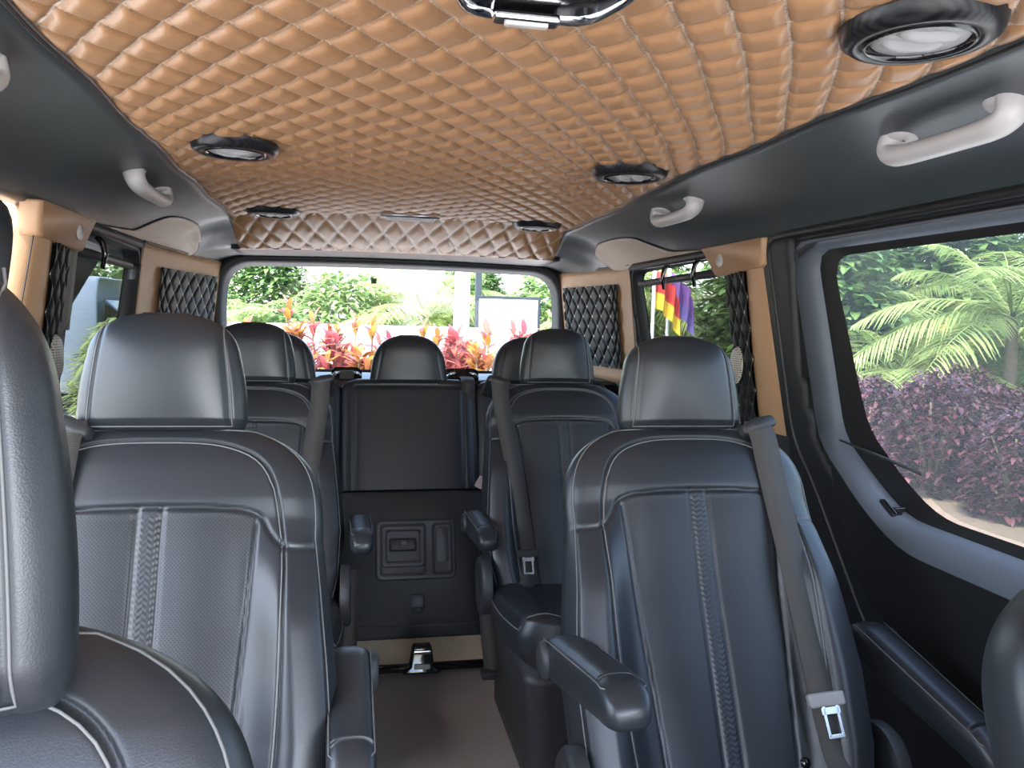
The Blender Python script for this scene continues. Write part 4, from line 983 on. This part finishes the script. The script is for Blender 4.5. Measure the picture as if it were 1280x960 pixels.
# palms and green bushes
pal = [palm('palm_tree', 1.1, 18, 2.5, G1), palm('palm_tree', .7, 17, 2.3, G2), palm('palm_tree', 1.9, 18, 2.6, G1)]
sp = [(7.6, 10.3, .75), (9.3, 11.2, 1.0), (8.8, 9.6, .9), (10.6, 11.0, 1.0), (8.4, 12.6, .95), (11.4, 8.6, 1.15), (9.8, 13.2, 1.0), (12.6, 13.0, 1.2), (13.4, 10, 1.3), (-2.6, 14.4, .8), (-.8, 13.2, .8), (1.2, 15.5, .9), (3.6, 16, .95), (-8.5, 14, 1.0), (5.6, 15.5, .9), (10.6, 13.6, 1.1), (12.2, 14.5, 1.3), (-1.9, 12.4, .62), (.3, 12.0, .6)]
labs = ['palm outside the sliding door window among purple shrubs' if x > 7 else 'palm standing behind the red plants beyond rear window' for x, y, s in sp]
scatter(pal, sp, labs, 'palm', 'palm trees')
gb = [shrub('green_bush', 1.2, 2.3, 2600, G3, .26, .055), shrub('green_bush', 1.1, 1.9, 2400, G1, .28, .05)]
sp = [(-5 + 2.3 * i + random.uniform(-.2, .2), 17.5 + random.uniform(-.4, .6), random.uniform(.85, 1.1)) for i in range(7)] + [(-3.2 + 1.8 * i, 12.4 + random.uniform(-.3, .3), .75) for i in range(3)] + [(15.5 + random.uniform(-1, 1), 3 + 2.7 * i, random.uniform(1.1, 1.3)) for i in range(7)] + [(13.4 + random.uniform(-.6, .6), 4 + 2.4 * i, random.uniform(.8, .95)) for i in range(5)]
labs = ['leafy green bush beyond the rear window' if x < 10 and y > 10 and x + 8 < y else 'leafy green bush outside the sliding door side' for x, y, s in sp]
scatter(gb, sp, labs, 'bush', 'green bushes')
bt_ = [shrub('broadleaf_tree', 2.2, 5.5, 4600, G4, .40, .11)]
sp = [(7.5, 13.0, .75), (9.5, 15.5, .8), (12.2, 15.6, .85), (15.2, 13.2, .95), (14.6, 18.6, 1.0), (17.8, 16.4, 1.1), (11.4, 19.6, .9), (-9, 21, .9), (-2.5, 24, .6), (3.5, 25, .6), (8.5, 23, .7)]
scatter(bt_, sp, [('leafy tree seen through the flag side window' if i < 2 else 'tall leafy tree outside the sliding door side' if i < 7 else 'tall leafy tree far behind the rear window') for i in range(11)], 'tree', 'leafy trees')
# trunk, sign, pole, shutters behind the van
tr_ = MB().tube([(1.16, 10.0, GZ), (1.15, 10, 1), (1.17, 10, 2.5), (1.16, 10, 4.5)], [.12, .10, .095, .09], 14).build('tree_trunk', mat('pale_bark', (.62, .58, .52), .9, bump=('noise', 20, .6), noise=(8, .2)))
tag(tr_, 'pale bare tree trunk beside the white sign', 'tree trunk')
sg_ = empty('sign_board', (2.14, 12, GZ)); tag(sg_, 'blank white sign board in dark frame beyond rear window', 'sign')
bevel(MB().box((0, .03, 1.56), (1.0, .06, .86)).build('board_frame', mat('sign_frame', (.010, .018, .022), .5), sg_, False), .01); MB().box((0, -.006, 1.56), (.90, .02, .76)).build('board', mat('white_board', (.85, .85, .85), .5), sg_, False)
MB().box((-.46, .06, 1.25), (.09, .09, 2.5)).build('post', mat('sign_post', (.014, .024, .03), .5), sg_, False); MB().box((.46, .06, .6), (.07, .07, 1.2)).build('post', mat('sign_post_b', (.014, .024, .03), .5), sg_, False)
po = empty('lamp_post', (-2.02, 12, GZ)); tag(po, 'slim white lamp post among greenery beyond rear window', 'post'); MB().tube([(0, 0, 0), (0, 0, 4)], .035, 10).build('pole', mat('white_paint', (.8, .8, .78), .5), po); MB().lathe([(.07, 0), (.06, .1), (.045, .12)], 14).build('base', mat('white_paint_b', (.8, .8, .78), .5), po)
lw = MB()
for k in range(16): lw.box((4.2, 14, GZ + .1 + k * .19), (1.2, .03, .16), Matrix.Rotation(.5, 3, 'X'))
lv = empty('shutter_screen', (0, 0, 0)); tag(lv, 'white louvred shutter at the edge of rear window', 'shutter'); lw.build('louvre_panel', mat('white_louvre', (.78, .80, .80), .5), lv, False); MB().box((3.56, 14, 1.05), (.08, .08, 3.1)).box((4.84, 14, 1.05), (.08, .08, 3.1)).build('frame', mat('white_louvre_b', (.78, .80, .80), .5), lv, False)
# low white kerb walls
kb = MB().box((-.2, 10.4, GZ + .76), (4.6, .25, 1.52)).build('garden_wall', mat('white_wall', (.80, .78, .74), .8), smooth=False); struct(kb, 'low white garden wall behind the red plants', 'wall')
pth = MB().box((8.9, 13.0, -.22), (1.6, 5.2, .5)).build('garden_wall_low', mat('pale_kerb', (.80, .79, .77), .8), smooth=False); struct(pth, 'low pale kerb wall beyond the purple shrubs', 'wall')
# flags
for i, (x, y, c1, c2, lb) in enumerate(((4.62, 12.4, (.55, .05, .05), (.75, .55, .05), 'red and yellow flag on pole seen through the side window'), (5.0, 12.7, (.18, .08, .30), (.15, .12, .35), 'purple flag on pole beside the red and yellow flag'))):
    f = empty('flag_pole', (x, y, GZ)); tag(f, lb, 'flag'); MB().tube([(0, 0, 0), (0, 0, 2.55)], .03, 8).build('pole', mat('pole_paint', (.75, .76, .78), .4), f)
    V, F = grid(20, 10, lambda a, b: (.05 + .55 * a / 19 * (.75), .08 * math.sin(a * .8 + b * .15), 2.5 - .62 * b / 9 - .45 * (a / 19) ** 1.5)); fm = [mat('flag_cloth', c1, .8), mat('flag_cloth_b', c2, .8)]
    ff = add('flag_cloth', V, F, fm, f, mids=[0 if (q % 9) < 5 else 1 for q in range(len(F))])
# parked vehicles on the left side
def vehicle(name, loc, prof, wid, win, body, label, rz=0, wheels=((.8,), (3.4,))):
    v = empty(name, loc, rz); tag(v, label, 'car')
    R = round_poly(prof, .12, 4); hw_ = wid / 2
    V, F = loft([[Vector((x, p[0], p[1])) for p in (R - R.mean(0)) * k + R.mean(0)] for x, k in ((-hw_ + .12, .96), (-hw_, .98), (-hw_ + .02, 1), (hw_ - .02, 1), (hw_, .98), (hw_ - .12, .96))], capend=True); F.append(tuple(range(len(R) - 1, -1, -1)))
    b = add('body', V, F, body, v)
    for sx in (-1, 1):
        Q = round_poly(win, .06, 4); Vw, Fw = loft([[Vector((sx * (hw_ + d), p[0], p[1])) for p in Q] for d in (-.02, .008)], capend=True); add('side_window', Vw, Fw, GLOSS, b)
        for (wy,) in wheels:
            m = MB().lathe([(0, .10), (.19, .11), (.22, .08), (.31, .10), (.33, .02), (.33, -.10)], 28); Mx = Matrix.Rotation(sx * PI / 2, 3, 'Y'); m.v = [tuple(Mx @ Vector(q) + Vector((sx * (hw_ - .10), wy, .33))) for q in m.v]; m.build('wheel', RUBBER, v)
    return v
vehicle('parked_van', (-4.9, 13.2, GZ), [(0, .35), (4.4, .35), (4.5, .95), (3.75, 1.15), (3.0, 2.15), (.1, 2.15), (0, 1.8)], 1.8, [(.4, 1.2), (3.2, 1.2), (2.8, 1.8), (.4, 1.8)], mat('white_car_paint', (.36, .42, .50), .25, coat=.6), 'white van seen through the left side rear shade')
d2 = empty('door_2'); struct(d2, 'slid back door standing outside the left side rear window', 'door')
OUT = round_poly([(1.92, 1.345), (3.30, 1.345), (3.34, .10), (1.92, .10)], .05, 8); HOLE = round_poly([(2.60, 1.29), (3.22, 1.29), (3.20, .75), (2.40, .75), (2.20, .98), (2.36, 1.12)], .06, 8)
V, F = loft([yz_loop(OUT, -1, .07), yz_loop(OUT, -1, .055), yz_loop(HOLE, -1, .055), yz_loop(HOLE, -1, .09), yz_loop(OUT, -1, .09), yz_loop(OUT, -1, .07)]); add('door_panel', V, F, mat('dark_door_trim', (.022, .027, .026), .5), d2)
P = yz_loop(HOLE, -1, .075, 80); add('pane', P, [tuple(range(80))], TINT, d2, False)
